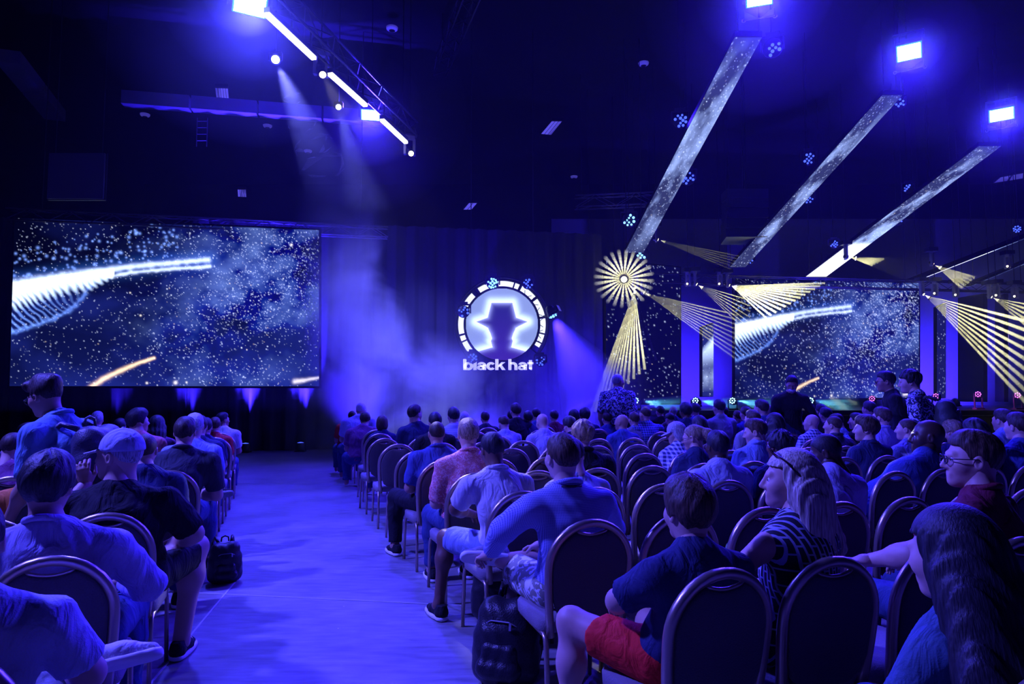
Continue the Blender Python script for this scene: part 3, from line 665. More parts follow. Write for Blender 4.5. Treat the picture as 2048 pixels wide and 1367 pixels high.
for k in range(5):
    MB().box((0, .04*k*k*.3, .55-k*.28), (1.15, .55, .26), Matrix.Rotation(-.05*k, 3, 'X')).build('cabinet', m_can, sp)
MB().tube([(0, 0, .7), (0, 0, ZC-sp.location.z)], .02, 5).build('hanging_cable', m_metal_dark, sp)

# ------------------------------------------------------------------ uplights on the drape and footlights on the stage
def uplight(px, s, pw, label, col=BLUE):
    r = ray(px, 850); # foot on the line in front of the drape
    k = (SR-WN*.25); t_ = (k.x*WD.y-k.y*WD.x)/(r.x*WD.y-r.y*WD.x); p = Vector((r.x*t_, r.y*t_, .0))
    u = empty('uplight', p, 0, label, 'stage light', 'blue uplights at the foot of the drape')
    MB().lathe([(.09, .03), (.10, .05), (.10, .2), (.085, .22)], (0, 0, 0), 12).build('can', m_can, u, True)
    MB().lathe([(.08, .222), (.02, .235)], (0, 0, 0), 12).build('lens', m_lens_blue, u); MB().box((0, 0, .015), (.24, .2, .03)).build('foot', m_can, u)
    spot('lamp', p+Vector((0, 0, .26)), p+Vector((0, 0, 3))-WN*.32, pw, col, 34, .9, .05, u)
for i, (px, pw) in enumerate(((225, 1500), (370, 8000), (492, 30000), (602, 34000), (735, 5000))):
    uplight(px, 0, pw, 'blue uplight at the drape foot, '+['first','second','third','fourth','fifth','sixth','seventh'][i]+' from the left')
for i, (px, py, r, kind) in enumerate(((1272,801,.10,0),(1391,801,.10,0),(1465,801,.10,0),(1621,801,.10,0),(1744,797,.09,1),(1872,792,.09,1),(1956,788,.09,1),(2035,790,.09,1))):
    Y = 19.0+.25*(i > 3)+.3*(i > 5); p = at(px, py, Y); p.z = max(p.z, STZ+.18)
    q = empty('foot_light', Vector((p.x, p.y, STZ)), 0, ['cyan','magenta'][kind]+' foot light on the stage edge, '+['first','second','third','fourth','fifth','sixth','seventh','eighth'][i]+' from the left', 'stage light', 'foot lights along the stage edge')
    f = Vector((-.75, -.9, .25)).to_track_quat('Y', 'Z').to_matrix()@Matrix.Rotation(-PI/2, 3, 'X'); zc = p.z-STZ
    MB().lathe([(r*.7, -.18), (r*1.05, -.1), (r*1.1, 0), (r, .01)], (0, 0, zc), 14, f).build('head', m_can, q, True)
    lm = MB(); e = Vector((0, 0, 1)); 
    for k in range(9):
        a = 2*PI*k/8; rr = r*.72 if k < 8 else 0; c = Vector((0, 0, zc))+f@Vector((rr*math.cos(a), rr*math.sin(a), .012)); lm.lathe([(r*.2, 0), (r*.1, .01)], c, 7, f)
    lm.build('lens_array', emat('lens_cyan_soft', (.35,.85,1.0), 4.5) if kind == 0 else emat('lens_magenta', (.9,.15,1.0), 2.5), q)
    y = MB(); y.box((-r*1.2, 0, zc*.5), (.02, .05, zc+.06)); y.box((r*1.2, 0, zc*.5), (.02, .05, zc+.06)); y.box((0, 0, .02), (r*2.6, .18, .04)); y.build('yoke', m_can, q)
    tg = p+Vector((1.3, .3, -.22)); spot('lamp', p+Vector((.14, .03, 0)), tg, 700 if kind == 0 else 300, (.15,.75,1.0) if kind == 0 else (.75,.05,1.0), 34, .8, .03, q)

# ------------------------------------------------------------------ haze: thin fog filling the front of the hall, a smoke plume and fog shafts where beams pass
ORD_ = ['first', 'second', 'third', 'fourth', 'fifth']
def vol_mat(name, density, col=(1,1,1), g=0.):
    m = bpy.data.materials.new(name); m.use_nodes = True; nt = m.node_tree; nt.nodes.clear()
    s = nt.nodes.new('ShaderNodeVolumeScatter'); s.inputs['Color'].default_value = (*col, 1); s.inputs['Density'].default_value = density; s.inputs['Anisotropy'].default_value = g
    o = nt.nodes.new('ShaderNodeOutputMaterial'); nt.links.new(s.outputs[0], o.inputs['Volume']); MATS[name] = m; return m, nt, s
def fan(name, px, py, Y, targets, r1, dens, pw, label, deg=60, tgt=None, lens=True, skip=.05, r0=.012, col=WARM, big=False):
    """a moving beam light whose gobo splits the light into shafts; each shaft is a slim cone of fog, thicker away from the lamp"""
    p = at(px, py, Y); tg = tgt or sum((Vector(t) for t in targets), Vector())/len(targets)
    mh = None; src_ = p+(tg-p).normalized()*.12
    if lens: mh = moving_head(px, py, Y, tuple(p+(tg-p).normalized()), 'beam light feeding the '+label, m_lens_warm, .045, .14)
    root = empty('beam_fog', p, 0); tag(root, label, 'light beam', 'yellow light beams in the fog', 'stuff')
    cuts = [skip, .08, .12, .17, .24, .32, .42, .53, .65, .76, .88, 1.0]; cuts = [c for c in cuts if c >= skip]
    for c0, c1 in zip(cuts[:-1], cuts[1:]):
        cm = (c0+c1)/2; m, _, _ = vol_mat('fog_%s_%d' % (name, int(c0*100)), dens*BDENS*cm**(1.9 if big else 1.8)*(1.0 if cm < .75 else .8 if cm < .85 else .5), (1,.97,.80)); mb = MB()  # fog tinted yellow and denser outward to paint an even warm beam
        for t in targets:
            d = Vector(t)-src_; o_ = src_-p; mb.tube([o_+d*c0, o_+d*c1], [r0+(r1-r0)*c0, r0+(r1-r0)*c1], 8)
        mb.build('fog_segment', m, root)
    lp = spot('beam_lamp', p+(tg-p).normalized()*.12, tuple(tg), pw*BEAM, col, deg, .15, .02)
    # slotted steel plate: light leaves only along the shafts
    ax = (tg-p).normalized(); u = ax.orthogonal().normalized(); v = ax.cross(u); L = .62 if big else .16; n = 90; src = p+ax*.12; c0 = src+ax*L; R = max(.03, L*math.tan(math.radians(deg/2)))*1.04; vs = []; fs = []
    dirs = [(Vector(t)-src).normalized() for t in targets]; ca = [math.cos(1.15*r1/(Vector(t)-src).length) for t in targets]
    D_ = np.array([tuple(q) for q in dirs]); CA = np.array(ca)
    for i in range(n+1):
        for k in range(n+1): vs.append(u*(R*(2*i/n-1))+v*(R*(2*k/n-1))+(c0-p))
    for i in range(n):
        for k in range(n):
            a, b = R*(2*(i+.5)/n-1), R*(2*(k+.5)/n-1)
            if math.hypot(a, b) > R*1.08: continue
            d = (c0+u*a+v*b-src).normalized()
            if (D_@np.array(d) > CA).any(): continue
            fs.append((i*(n+1)+k, (i+1)*(n+1)+k, (i+1)*(n+1)+k+1, i*(n+1)+k+1))
    lp.data.shadow_soft_size = .004 if big else .0015
    if not big: MB().add(vs, fs).build('gobo_plate', m_can, mh)
    else:
        t = empty('search_light', p, 0, 'large searchlight with slotted front plate in the middle of the yellow starburst', 'stage light')
        MB().add(vs, fs).build('gobo_plate', m_can, t)
        Mx = ax.to_track_quat('Y', 'Z').to_matrix()@Matrix.Rotation(-PI/2, 3, 'X')
        MB().lathe([(.085, L+.125), (.06, L+.135), (.01, L+.14)], (0, 0, 0), 16, Mx).build('lens', m_lens_warm, t)
        mb = MB(); k = 24
        ring = lambda r, z: [Mx@Vector((r*math.cos(2*PI*i/k), r*math.sin(2*PI*i/k), z)) for i in range(k)]
        mb.add(ring(.05, -.1)+ring(.21, .1)+ring(.205, L+.12), [(i+o, (i+1) % k+o, (i+1) % k+o+k, i+o+k) for o in (0, k) for i in range(k)]); mb.build('housing', m_can, t, True)
        hang(t, p+Vector((0, 0, .2)), ZC)
BEAM = 30.0; BDENS = 1.1
def between(a, b, n, Y, jit=0.):
    (x0, y0), (x1, y1) = a, b; Ys = Y if isinstance(Y, tuple) else (Y, Y)
    return [at(x0+(x1-x0)*i/(n-1), y0+(y1-y0)*i/(n-1), Ys[0]+(Ys[1]-Ys[0])*i/(n-1)) for i in range(n)]
star_t = []
for k in range(24):
    a = 2*PI*k/24+.08; star_t.append(at(1248+58*math.cos(a), 557+56*math.sin(a), 16.5))
fan('starburst', 1248, 557, 20.2, star_t, .052, 1.6, 330, 'round yellow starburst of beams pointing at the audience', 40, Vector((0, 0, 1.0)).lerp(at(1248, 557, 20.2), .5), False, .20, big=True)
fan('tower', 1270, 572, 20.0, between((1178, 832), (1312, 720), 13, (18.6, 19.6)), .048, 1.3, 900, 'tall yellow cone of beams falling to the floor below the starburst', 36, None, True, .06)
fan('long', 1284, 583, 20.2, between((1476, 630), (1470, 716), 10, 19.0), .030, .9, 700, 'long yellow beam fan crossing in front of the upright screen', 30)
fan('mid', 1390, 566, 20.6, between((1500, 600), (1500, 668), 7, 20.0), .022, .9, 420, 'thin yellow beam fan left of the main stage screen', 40)
fan('bright', 1455, 569, 20.8, between((1650, 566), (1513, 648), 15, 20.2), .040, 1.5, 1000, 'bright wide yellow beam fan over the white ribbon picture', 60)
fan('dim', 1312, 478, 19.5, between((1478, 512), (1462, 538), 6, 19.0), .022, .30, 260, 'dim beam fan beside the second video ribbon', 30)
fan('right', 1844, 586, 20.8, between((2085, 650), (2062, 815), 9, 18.5), .062, .9, 1300, 'large yellow beam fan falling to the right edge', 42)
fan('right2', 1863, 526, 20.8, between((1950, 555), (1925, 576), 5, 20.4), .05, .2, 200, 'faint beam fan above the right one', 40)
fan('right3', 1979, 592, 20.8, between((2080, 612), (2070, 665), 5, 20.0), .05, .3, 300, 'faint yellow beam fan at the right edge', 40)
fan('upper', 1692, 513, 20.6, between((1768, 518), (1745, 530), 5, 20.4), .045, .25, 140, 'short faint beam fan below the third video ribbon', 40)
for i, (px, py) in enumerate(((1178,553),(1376,567),(1440,567),(1870,586),(1912,589),(1993,590),(2016,532),(2030,592))):
    moving_head(px, py, 21.0, tuple(at(px-40, py+5, 20)), 'tiny yellow beam light on the stage truss, '+['first','second','third','fourth','fifth','sixth','seventh','eighth'][i]+' from the left', m_lens_warm, .035, .12)
# fog from the foot lights
def shaft(name, a, b, r0, r1, dens, label, col=(1,1,1)):
    m, _, _ = vol_mat('fog_'+name, dens, col); tag(MB().tube([a, b], [r0, r1], 12).build('beam_fog', m), label, 'light beam', 'foot light beams in the fog', 'stuff')
for i, px in enumerate((1272, 1391, 1465, 1621)):
    a = at(px+6, 801, 19.0+.25*(i > 3)); shaft('foot%d' % i, a+Vector((.1, 0, 0)), a+Vector((1.25, .3, -.14)), .06, .30, .9, 'cyan beam of fog from the '+['first','second','third','fourth'][i]+' foot light')
p = at(1106, 630, 16.85); shaft('emblem_wash', p.lerp(at(1190, 800, 16.4), .06), at(1195, 790, 16.4), .1, 1.0, .35, 'blue shaft of fog falling right of the emblem')
p = at(551, 119, 10.6)
for i, (c0, c1, dn) in enumerate(((.03, .12, .045), (.12, .2, .030), (.2, .28, .020), (.28, .36, .012), (.36, .44, .006))):
    shaft('spot_shaft%d' % i, p.lerp(SMOKE, c0), p.lerp(SMOKE, c1), .06+1.1*c0, .06+1.1*c1, dn, 'faint pale shaft of fog below the round white spotlight, %s stretch' % ['first', 'second', 'third', 'fourth', 'last'][i])

# thin fog over the front of the hall
m_haze, nt, sc_ = vol_mat('hall_haze', .0022, (.92,.92,1.0), .0)
hz = MB().box((4.5, 16.2, 5.6), (31.0, 17.8, 8.6)).build('haze', m_haze); tag(hz, 'thin blue haze hanging in front of the stage and screens', 'haze', None, 'stuff')
for i, (px, py, Y) in enumerate(((500, 10, 9.6), (741, 230, 14.2), (1519, -8, 11.5), (1818, 104, 14.0), (2003, 229, 17.0))):  # fog balls added around the flood panels to imitate their lens halo
    for k_, (rad, dn) in enumerate(((.55, .045), (1.15, .016), (2.1, .007))):
        m_, _, _ = vol_mat('lamp_halo_fog_%d_%d' % (i, k_), dn); c = at(px, py, Y)+Vector((0, -.25, 0))
        tag(MB().lathe([(rad*max(.02, math.sin(PI*k/14)), -rad*math.cos(PI*k/14)) for k in range(15)], c, 28).build('lamp_halo_fog', m_, None, True), '%s fog ball added as halo of the %s flood panel from the left' % (['densest inner', 'middle', 'thin outer'][k_], ORD_[i]), 'haze', 'added halo fog of the flood panels', 'stuff')
# smoke plume beside the left screen
m_smoke, nt, sc_ = vol_mat('smoke', .1, (.95,.95,1.0), .0)
def _smoke():
    N = nt.nodes.new; L = nt.links.new; tc = N('ShaderNodeTexCoord'); n = N('ShaderNodeTexNoise'); n.inputs['Scale'].default_value = .62; n.inputs['Detail'].default_value = 5; n.inputs['Distortion'].default_value = .6
    L(tc.outputs['Object'], n.inputs['Vector']); sep = N('ShaderNodeSeparateXYZ'); L(tc.outputs['Generated'], sep.inputs[0])
    def M(op, a, b=None, c=None):
        q = N('ShaderNodeMath'); q.operation = op
        for i, v in enumerate((a, b, c)):
            if v is None: continue
            if isinstance(v, (int, float)): q.inputs[i].default_value = v
            else: L(v, q.inputs[i])
        return q.outputs[0]
    x, z = sep.outputs[0], sep.outputs[2]
    cx = M('ADD', M('MULTIPLY', z, -.10), .19)                # plume leans left going up
    dx = M('ABSOLUTE', M('SUBTRACT', x, cx)); wid = M('ADD', .13, M('MULTIPLY', M('SUBTRACT', 1.0, z), .10))
    fall = M('MAXIMUM', M('SUBTRACT', 1.0, M('DIVIDE', dx, wid)), 0.0)
    low = M('MAXIMUM', M('SUBTRACT', 1.0, M('DIVIDE', z, .46)), 0.0)       # bank of smoke lying along the floor
    edge = M('MULTIPLY', M('MINIMUM', M('MULTIPLY', M('SUBTRACT', 1.0, x), 6.0), 1.0), M('MINIMUM', M('MULTIPLY', x, 14.0), 1.0))
    top = M('MULTIPLY', M('MINIMUM', M('MULTIPLY', M('SUBTRACT', 1.0, z), 5.0), 1.0), edge)
    shape = M('MAXIMUM', fall, M('MULTIPLY', low, .9))
    den = M('MULTIPLY', M('MAXIMUM', M('MULTIPLY', M('SUBTRACT', M('ADD', n.outputs['Fac'], M('MULTIPLY', shape, .26)), .56), 3.4), 0.0), M('MULTIPLY', top, M('MINIMUM', M('MULTIPLY', shape, 3.0), 1.0)))
    L(M('MULTIPLY', den, 1.1), sc_.inputs['Density'])
_smoke()
sm = MB().box((0, 0, 0), (8.6, 1.5, 6.4)).build('smoke_plume', m_smoke, None, False, (-.75, 16.0, 3.25)); tag(sm, 'billowing pale blue smoke plume between the left screen and the emblem', 'smoke', None, 'stuff')

# unseen blue washes added to brighten the drape, smoke and cyclorama
def added_wash(p, tgt, pw, deg, label, col=BLUE):
    p = Vector(p); t = empty('added_wash', p, 0, label, 'stage light', 'added blue floor and stage washes'); d = (Vector(tgt)-p).normalized(); f = d.to_track_quat('Y', 'Z').to_matrix()@Matrix.Rotation(-PI/2, 3, 'X')
    MB().lathe([(.09, -.2), (.12, -.1), (.13, 0), (.11, .01)], (0, 0, .16), 14, f).build('head', m_can, t, True); MB().lathe([(.10, .012), (.03, .02)], (0, 0, .16), 12, f).build('lens', m_lens_blue, t)
    MB().box((0, 0, .02), (.3, .22, .04)).build('foot', m_can, t); y = MB(); y.box((-.15, 0, .1), (.02, .05, .2)); y.box((.15, 0, .1), (.02, .05, .2)); y.build('yoke', m_can, t)
    spot('lamp', p+Vector((0, 0, .16))+d*.06, tgt, pw, col, deg, .9, .06, t)
added_wash((-.9, 15.6, .0), (-.4, 18.0, .9), 3000, 80, 'added floor wash lighting the drape left of the lettering')
added_wash((1.4, 15.9, .0), (1.9, 18.2, 1.0), 4500, 80, 'added floor wash lighting the drape right of the lettering')
added_wash((-3.3, 14.3, .0), (-3.0, 16.3, 3.2), 2500, 90, 'added floor wash lighting the smoke plume')
added_wash((6.2, 23.0, STZ), (6.2, 25.6, 2.0), 2600, 100, 'added stage wash lighting the cyclorama left of the main screen')
added_wash((15.0, 23.2, STZ), (15.6, 25.6, 2.0), 3600, 100, 'added stage wash lighting the cyclorama right of the main screen')
added_wash((11.0, 19.6, STZ), (10.0, 24, 5.0), 5000, 100, 'added stage wash in front of the main screen')
# ================================================================== rounded-body modelling: blended solids turned into one skin
def rc(a, b, r1, r2=None, k=.03, op='+'): return ('rc', np.array(a, float), np.array(b, float), r1, r2 if r2 is not None else r1, k, op)
def fc(a, b, r1, r2, k=.03, op='+'): return ('fc', np.array(a, float), np.array(b, float), r1, r2, k, op)
def el(c, r, k=.03, op='+'): return ('el', np.array(c, float), np.array(r, float), 0, 0, k, op)
def bounds(pr):
    if pr[0] == 'el': return pr[1]-pr[2], pr[1]+pr[2]
    r = max(pr[3], pr[4]); return np.minimum(pr[1], pr[2])-r, np.maximum(pr[1], pr[2])+r
def skin(prims, res, warp=None, clip=None, grow=0.):
    """zero surface of the blended solids as (verts, quads)"""
    bb = [bounds(p) for p in prims if p[6] == '+']; pad = res*2.5+.012+grow
    lo = np.min([b[0] for b in bb], 0)-pad; hi = np.max([b[1] for b in bb], 0)+pad
    n = np.ceil((hi-lo)/res).astype(int)+1; ax = [(lo[i]+np.arange(n[i])*res).astype(np.float32) for i in range(3)]
    f = np.full(n, .5, np.float32)
    for p in prims:
        a, b = bounds(p); m = p[5]+res*2+.01+grow
        i0 = np.clip(((a-m-lo)/res).astype(int), 0, n); i1 = np.clip(((b+m-lo)/res).astype(int)+2, 0, n)
        if (i1 <= i0).any(): continue
        X = ax[0][i0[0]:i1[0], None, None]; Y = ax[1][None, i0[1]:i1[1], None]; Z = ax[2][None, None, i0[2]:i1[2]]
        if p[0] == 'el':
            c, r = p[1], p[2]; x, y, z = (X-c[0])/r[0], (Y-c[1])/r[1], (Z-c[2])/r[2]
            k0 = np.sqrt(x*x+y*y+z*z)+1e-6; k1 = np.sqrt((x/r[0])**2+(y/r[1])**2+(z/r[2])**2)+1e-6; d = k0*(k0-1)/k1
        else:
            a, b = p[1], p[2]; u = b-a; L2 = float(u@u)+1e-9; x, y, z = X-a[0], Y-a[1], Z-a[2]
            t0 = (x*u[0]+y*u[1]+z*u[2])/L2; t = np.clip(t0, 0, 1)
            d = np.sqrt((x-t*u[0])**2+(y-t*u[1])**2+(z-t*u[2])**2)-(p[3]+(p[4]-p[3])*t)
            if p[0] == 'fc': d = np.maximum(d, (t0-1)*math.sqrt(L2))
        d = (d-grow).astype(np.float32); s = f[i0[0]:i1[0], i0[1]:i1[1], i0[2]:i1[2]]; k = p[5]
        if p[6] == '+':
            h = np.clip(.5+.5*(s-d)/k, 0, 1); s[...] = s*(1-h)+d*h-k*h*(1-h)
        else:
            h = np.clip(.5-.5*(s+d)/k, 0, 1); s[...] = s*(1-h)-d*h+k*h*(1-h)
    if warp is not None: f += warp(ax[0][:, None, None], ax[1][None, :, None], ax[2][None, None, :]).astype(np.float32)
    if clip is not None: f = np.maximum(f, clip(ax[0][:, None, None], ax[1][None, :, None], ax[2][None, None, :]).astype(np.float32))
    return nets(f, lo, res)
def nets(f, lo, res):
    s = f < 0; nx, ny, nz = f.shape
    c = np.zeros((nx-1, ny-1, nz-1), np.int8)
    for i in (0, 1):
        for j in (0, 1):
            for k in (0, 1): c += s[i:nx-1+i, j:ny-1+j, k:nz-1+k]
    act = (c > 0) & (c < 8); I = np.argwhere(act)
    if len(I) == 0: return np.zeros((0, 3)), np.zeros((0, 4), int)
    idx = -np.ones(act.shape, np.int32); idx[act] = np.arange(len(I))
    corner = np.array([(i, j, k) for i in (0, 1) for j in (0, 1) for k in (0, 1)])
    val = np.stack([f[I[:, 0]+q[0], I[:, 1]+q[1], I[:, 2]+q[2]] for q in corner], 1)
    P = np.zeros((len(I), 3)); W = np.zeros(len(I))
    for a in range(8):
        for b in range(a+1, 8):
            if np.abs(corner[a]-corner[b]).sum() != 1: continue
            va, vb = val[:, a], val[:, b]; m = (va < 0) != (vb < 0); t = np.where(m, va/(va-vb+1e-12), 0)
            P += np.where(m[:, None], corner[a]+t[:, None]*(corner[b]-corner[a]), 0); W += m
    V = (I+P/W[:, None])*res+lo; Q = []
    for ax_ in range(3):
        o = [0, 0, 0]; o[ax_] = 1
        sa = s[:nx-o[0], :ny-o[1], :nz-o[2]]; sb = s[o[0]:, o[1]:, o[2]:]; e = np.argwhere(sa != sb); fl = sa[tuple(e.T)]
        u, v = (ax_+1) % 3, (ax_+2) % 3; ok = (e[:, u] > 0) & (e[:, v] > 0); 
        for q, dim in ((u, f.shape[u]-1), (v, f.shape[v]-1)): ok &= e[:, q] < dim
        e = e[ok]; fl = fl[ok]
        if len(e) == 0: continue
        def cell(du, dv):
            g = e.copy(); g[:, u] -= du; g[:, v] -= dv; return idx[g[:, 0], g[:, 1], g[:, 2]]
        q = np.stack([cell(1, 1), cell(0, 1), cell(0, 0), cell(1, 0)], 1); q[~fl] = q[~fl][:, ::-1]; Q.append(q)
    return V, np.concatenate(Q)
def join(*vf):
    vs = []; fs = []; o = 0
    for V, Fq in vf:
        vs.append(np.asarray(V)); fs.append(np.asarray(Fq)+o); o += len(V)
    return np.concatenate(vs), np.concatenate(fs)
def xf(vf, M):
    V, Fq = vf; M = np.array(M); return V@M[:3, :3].T+M[:3, 3], Fq
def wrinkle(amp, seed=0., f=1.):
    """soft cloth folds running across the body"""
    def w(x, y, z):
        a = np.sin(13*f*x+5*np.sin(8*f*z+seed)+seed)*np.sin(27*f*z+9*f*y+7*f*x+1.7*seed)
        b = np.abs(np.sin(18*f*z+9*f*x*np.sin(seed+1)+4*np.sin(11*f*x+5*f*y+seed)))-.6
        return amp*(.8*a+1.0*b)
    return w
# ------------------------------------------------------------------ heads and hair, in head space (+Y is where the face looks)
def head_prims(neck=True, fem=False):
    P = [el((0,-.014,.030), (.076,.097,.090)), el((0,.022,-.035), (.060,.070,.075), .04), rc((0,.03,-.02), (0,.062,-.088), .052, .026, .03),
         rc((-.034,.081,.024), (.034,.081,.024), .011, .011, .02), rc((0,.092,.014), (0,.112,-.024), .008, .012, .012), rc((-.011,.100,-.030), (.011,.100,-.030), .008, .008, .01),
         rc((-.018,.088,-.056), (.018,.088,-.056), .0075, .0075, .01), rc((-.015,.087,-.068), (.015,.087,-.068), .008, .008, .01), el((0,.076,-.090), (.022,.020,.018), .02),
         el((-.040,.058,-.020), (.024,.026,.024), .03), el((.040,.058,-.020), (.024,.026,.024), .03)]
    for s in (-1, 1):
        P += [el((s*.079,-.004,-.004), (.009,.020,.031), .008), el((s*.031,.094,.004), (.015,.011,.009), .012, '-'), el((s*.085,.002,-.004), (.006,.010,.018), .006, '-')]
    if neck: P += [rc((0,-.022,-.05), (0,-.040,-.17), .052 if not fem else .046, .058 if not fem else .050, .04)]
    return P
def hairline(yf=.068, side=.012, back=-.075):
    ys = np.array([-.16, -.085, -.062, -.035, .0, .022, .040, .060, .10, .16]); zs = np.array([back, back, back+.010, .005, side, side-.012, .040, yf, yf+.008, yf])
    return lambda x, y, z: (np.interp(np.broadcast_to(y, (1, y.size, 1)).ravel(), ys, zs).reshape(1, -1, 1)-z)*.8+0*x
def tuft(amp, f=1., seed=0.):
    """locks of hair: irregular ridges running from the crown down, broken into tufts"""
    def w(x, y, z):
        U = np.arctan2(x, -y-.012)/(2*PI)+.5+0*z; R = np.sqrt(x*x+(y+.012)**2)+0*z; V = z+.3-.5*R+0*x
        n = vnoise(U+.06*np.sin(9*V+seed), V, 22*f, 13*f, int(seed)+3, 3)-.5
        return -2.6*amp*n
    return w
def hair_shape(style, res, seed=0.):
    if style == 'buzz': return skin([el((0,-.015,.031), (.0795,.1005,.0935))], res, tuft(.0010, 1.5, seed), hairline(.066, .01))
    if style == 'short': return skin([el((0,-.018,.034), (.083,.104,.097)), el((0,.02,.085), (.06,.06,.045), .03)], res, tuft(.0042, 1.0, seed), hairline(.062, -.002))
    if style == 'thick': return skin([el((0,-.020,.036), (.093,.112,.106)), el((0,.02,.10), (.07,.075,.048), .04)], res, tuft(.0075, .9, seed), hairline(.055, -.02, -.085))
    if style == 'curly': return skin([el((0,-.02,.042), (.098,.112,.108))], res, tuft(.011, 1.5, seed), hairline(.050, -.012, -.07))
    if style == 'fringe': return skin([el((0,-.02,.026), (.081,.103,.085))], res, tuft(.0025, 1., seed), lambda x, y, z: np.maximum(hairline(.2, .0)(x, y, z), (z-.055)*.8+0*x))
    if style == 'swept': return skin([el((0,-.018,.036), (.086,.106,.098)), rc((-.04,.07,.10), (.05,.05,.11), .032, .028, .04), rc((.0,.0,.12), (0,-.09,.08), .04, .04, .04)], res, tuft(.006, .7, seed), hairline(.055, -.01, -.07))
    if style == 'bob': return skin([el((0,-.02,.036), (.094,.112,.104)), el((0,-.045,-.05), (.097,.080,.085), .05)], res, tuft(.005, .7, seed), lambda x, y, z: np.maximum(np.maximum(-.12-z, (y-.035)*.9-np.maximum(z-.03, 0)*3)+0*x, -1))
    if style == 'pony':
        return skin([el((0,-.018,.034), (.083,.104,.097)), rc((0,-.105,.055), (0,-.150,.02), .030, .042, .03), rc((0,-.150,.02), (.01,-.150,-.13), .042, .018, .04)], res, tuft(.003, .9, seed), lambda x, y, z: np.where(y < -.06, -1., hairline(.068, .012)(x, y, z)))
    if style in ('long', 'longback', 'longwide'):       # straight hair falling over the shoulders and down the back
        w = lambda x, y, z: .0040*np.sin(120*x+70*y+2.5*np.sin(7*z+seed)+seed)*(np.clip(.10-z, 0, .12)/.12)+.0025*np.sin(230*x+130*y+2*np.sin(9*z))*(z < .07)
        face = lambda x, y, z: np.maximum((y-.045-np.maximum(z-.045, 0)*1.4)*.9, 0)*1.0-.02+np.maximum(y-.075-np.maximum(z-.03, 0)*.7, -.0)+0*x+np.where((y > .02) & (np.abs(x) < .074) & (z < .06), .05, 0)
        top = [el((0,-.020,.036), (.092,.112,.104)), el((0,-.060,-.06), (.100,.085,.11), .06), rc((.08,-.03,-.03), (.10,-.06,-.26), .036, .020, .04), rc((-.082,-.03,-.03), (-.10,-.06,-.24), .032, .018, .04)]
        if style == 'long': back = [rc((-.055,-.08,-.12), (-.10,-.13,-.44), .064, .045, .05), rc((.055,-.08,-.12), (.10,-.13,-.44), .064, .045, .05), rc((0,-.095,-.12), (.0,-.16,-.50), .062, .045, .05)]
        elif style == 'longwide': back = [rc((-.075,-.07,-.08), (-.20,-.15,-.40), .062, .062, .05), rc((-.05,-.085,-.12), (-.11,-.20,-.50), .070, .070, .05), rc((.055,-.08,-.12), (.12,-.16,-.50), .066, .065, .05), rc((0,-.095,-.12), (.02,-.19,-.54), .064, .065, .05), rc((.07,-.06,-.10), (.17,-.10,-.44), .055, .050, .05)]
        else: back = [rc((0,-.09,-.06), (.01,-.19,-.27), .070, .022, .05), rc((.05,-.08,-.08), (.08,-.15,-.29), .060, .022, .05), rc((-.05,-.08,-.08), (-.075,-.14,-.30), .060, .022, .05), rc((-.07,-.05,-.06), (-.10,-.09,-.30), .045, .018, .05)]
        return skin(top+back, res, w, face)
    return None
def eyes_mesh(parent, M):
    mb = MB()
    for s in (-1, 1):
        mb.lathe([(.001, -.011), (.008, -.008), (.011, 0), (.008, .008), (.001, .011)], (s*.031, .080, .004), 10)
    e = mb.build('eyes', mat('eye_white', (.7,.7,.75), .3), parent, True); e.matrix_basis = M
    ib = MB()
    for s in (-1, 1): ib.lathe([(.0055, 0), (.0045, .0012)], (s*.0315, .0905, .004), 9, Matrix.Rotation(-PI/2, 3, 'X'))
    ib.build('iris', mat('iris_dark', (.03,.02,.02), .2), e)
def glasses(parent, M, m=None):
    m = m or mat('spectacle_frame', (.02,.02,.025), .3); g = MB()
    for s in (-1, 1):
        g.tube([(s*.032+.024*math.cos(a), .112-.006*abs(math.cos(a)), .004+.018*math.sin(a)) for a in [2*PI*k/16 for k in range(16)]], .0024, 5, True)
        g.tube([(s*.056, .108, .010), (s*.080, .085, .010), (s*.084, .0, .010), (s*.083, -.015, -.005)], .0022, 5)
    g.tube([(-.009, .114, .008), (.009, .114, .008)], .002, 5)
    o = g.build('glasses', m, parent, True); o.matrix_basis = M
    ln = MB()
    for s in (-1, 1): ln.lathe([(.022, 0), (.020, .001)], (s*.032, .110, .004), 12, Matrix.Rotation(-PI/2, 3, 'X'))
    ln.build('lens', glass_mat(), o)
def glass_mat():
    if 'spectacle_glass' in MATS: return MATS['spectacle_glass']
    m = mat('spectacle_glass', (.9,.9,1.0), .02); b = m.node_tree.nodes['Principled BSDF']; b.inputs['Transmission Weight'].default_value = 1.0; b.inputs['IOR'].default_value = 1.05; b.inputs['Alpha'].default_value = .25; return m
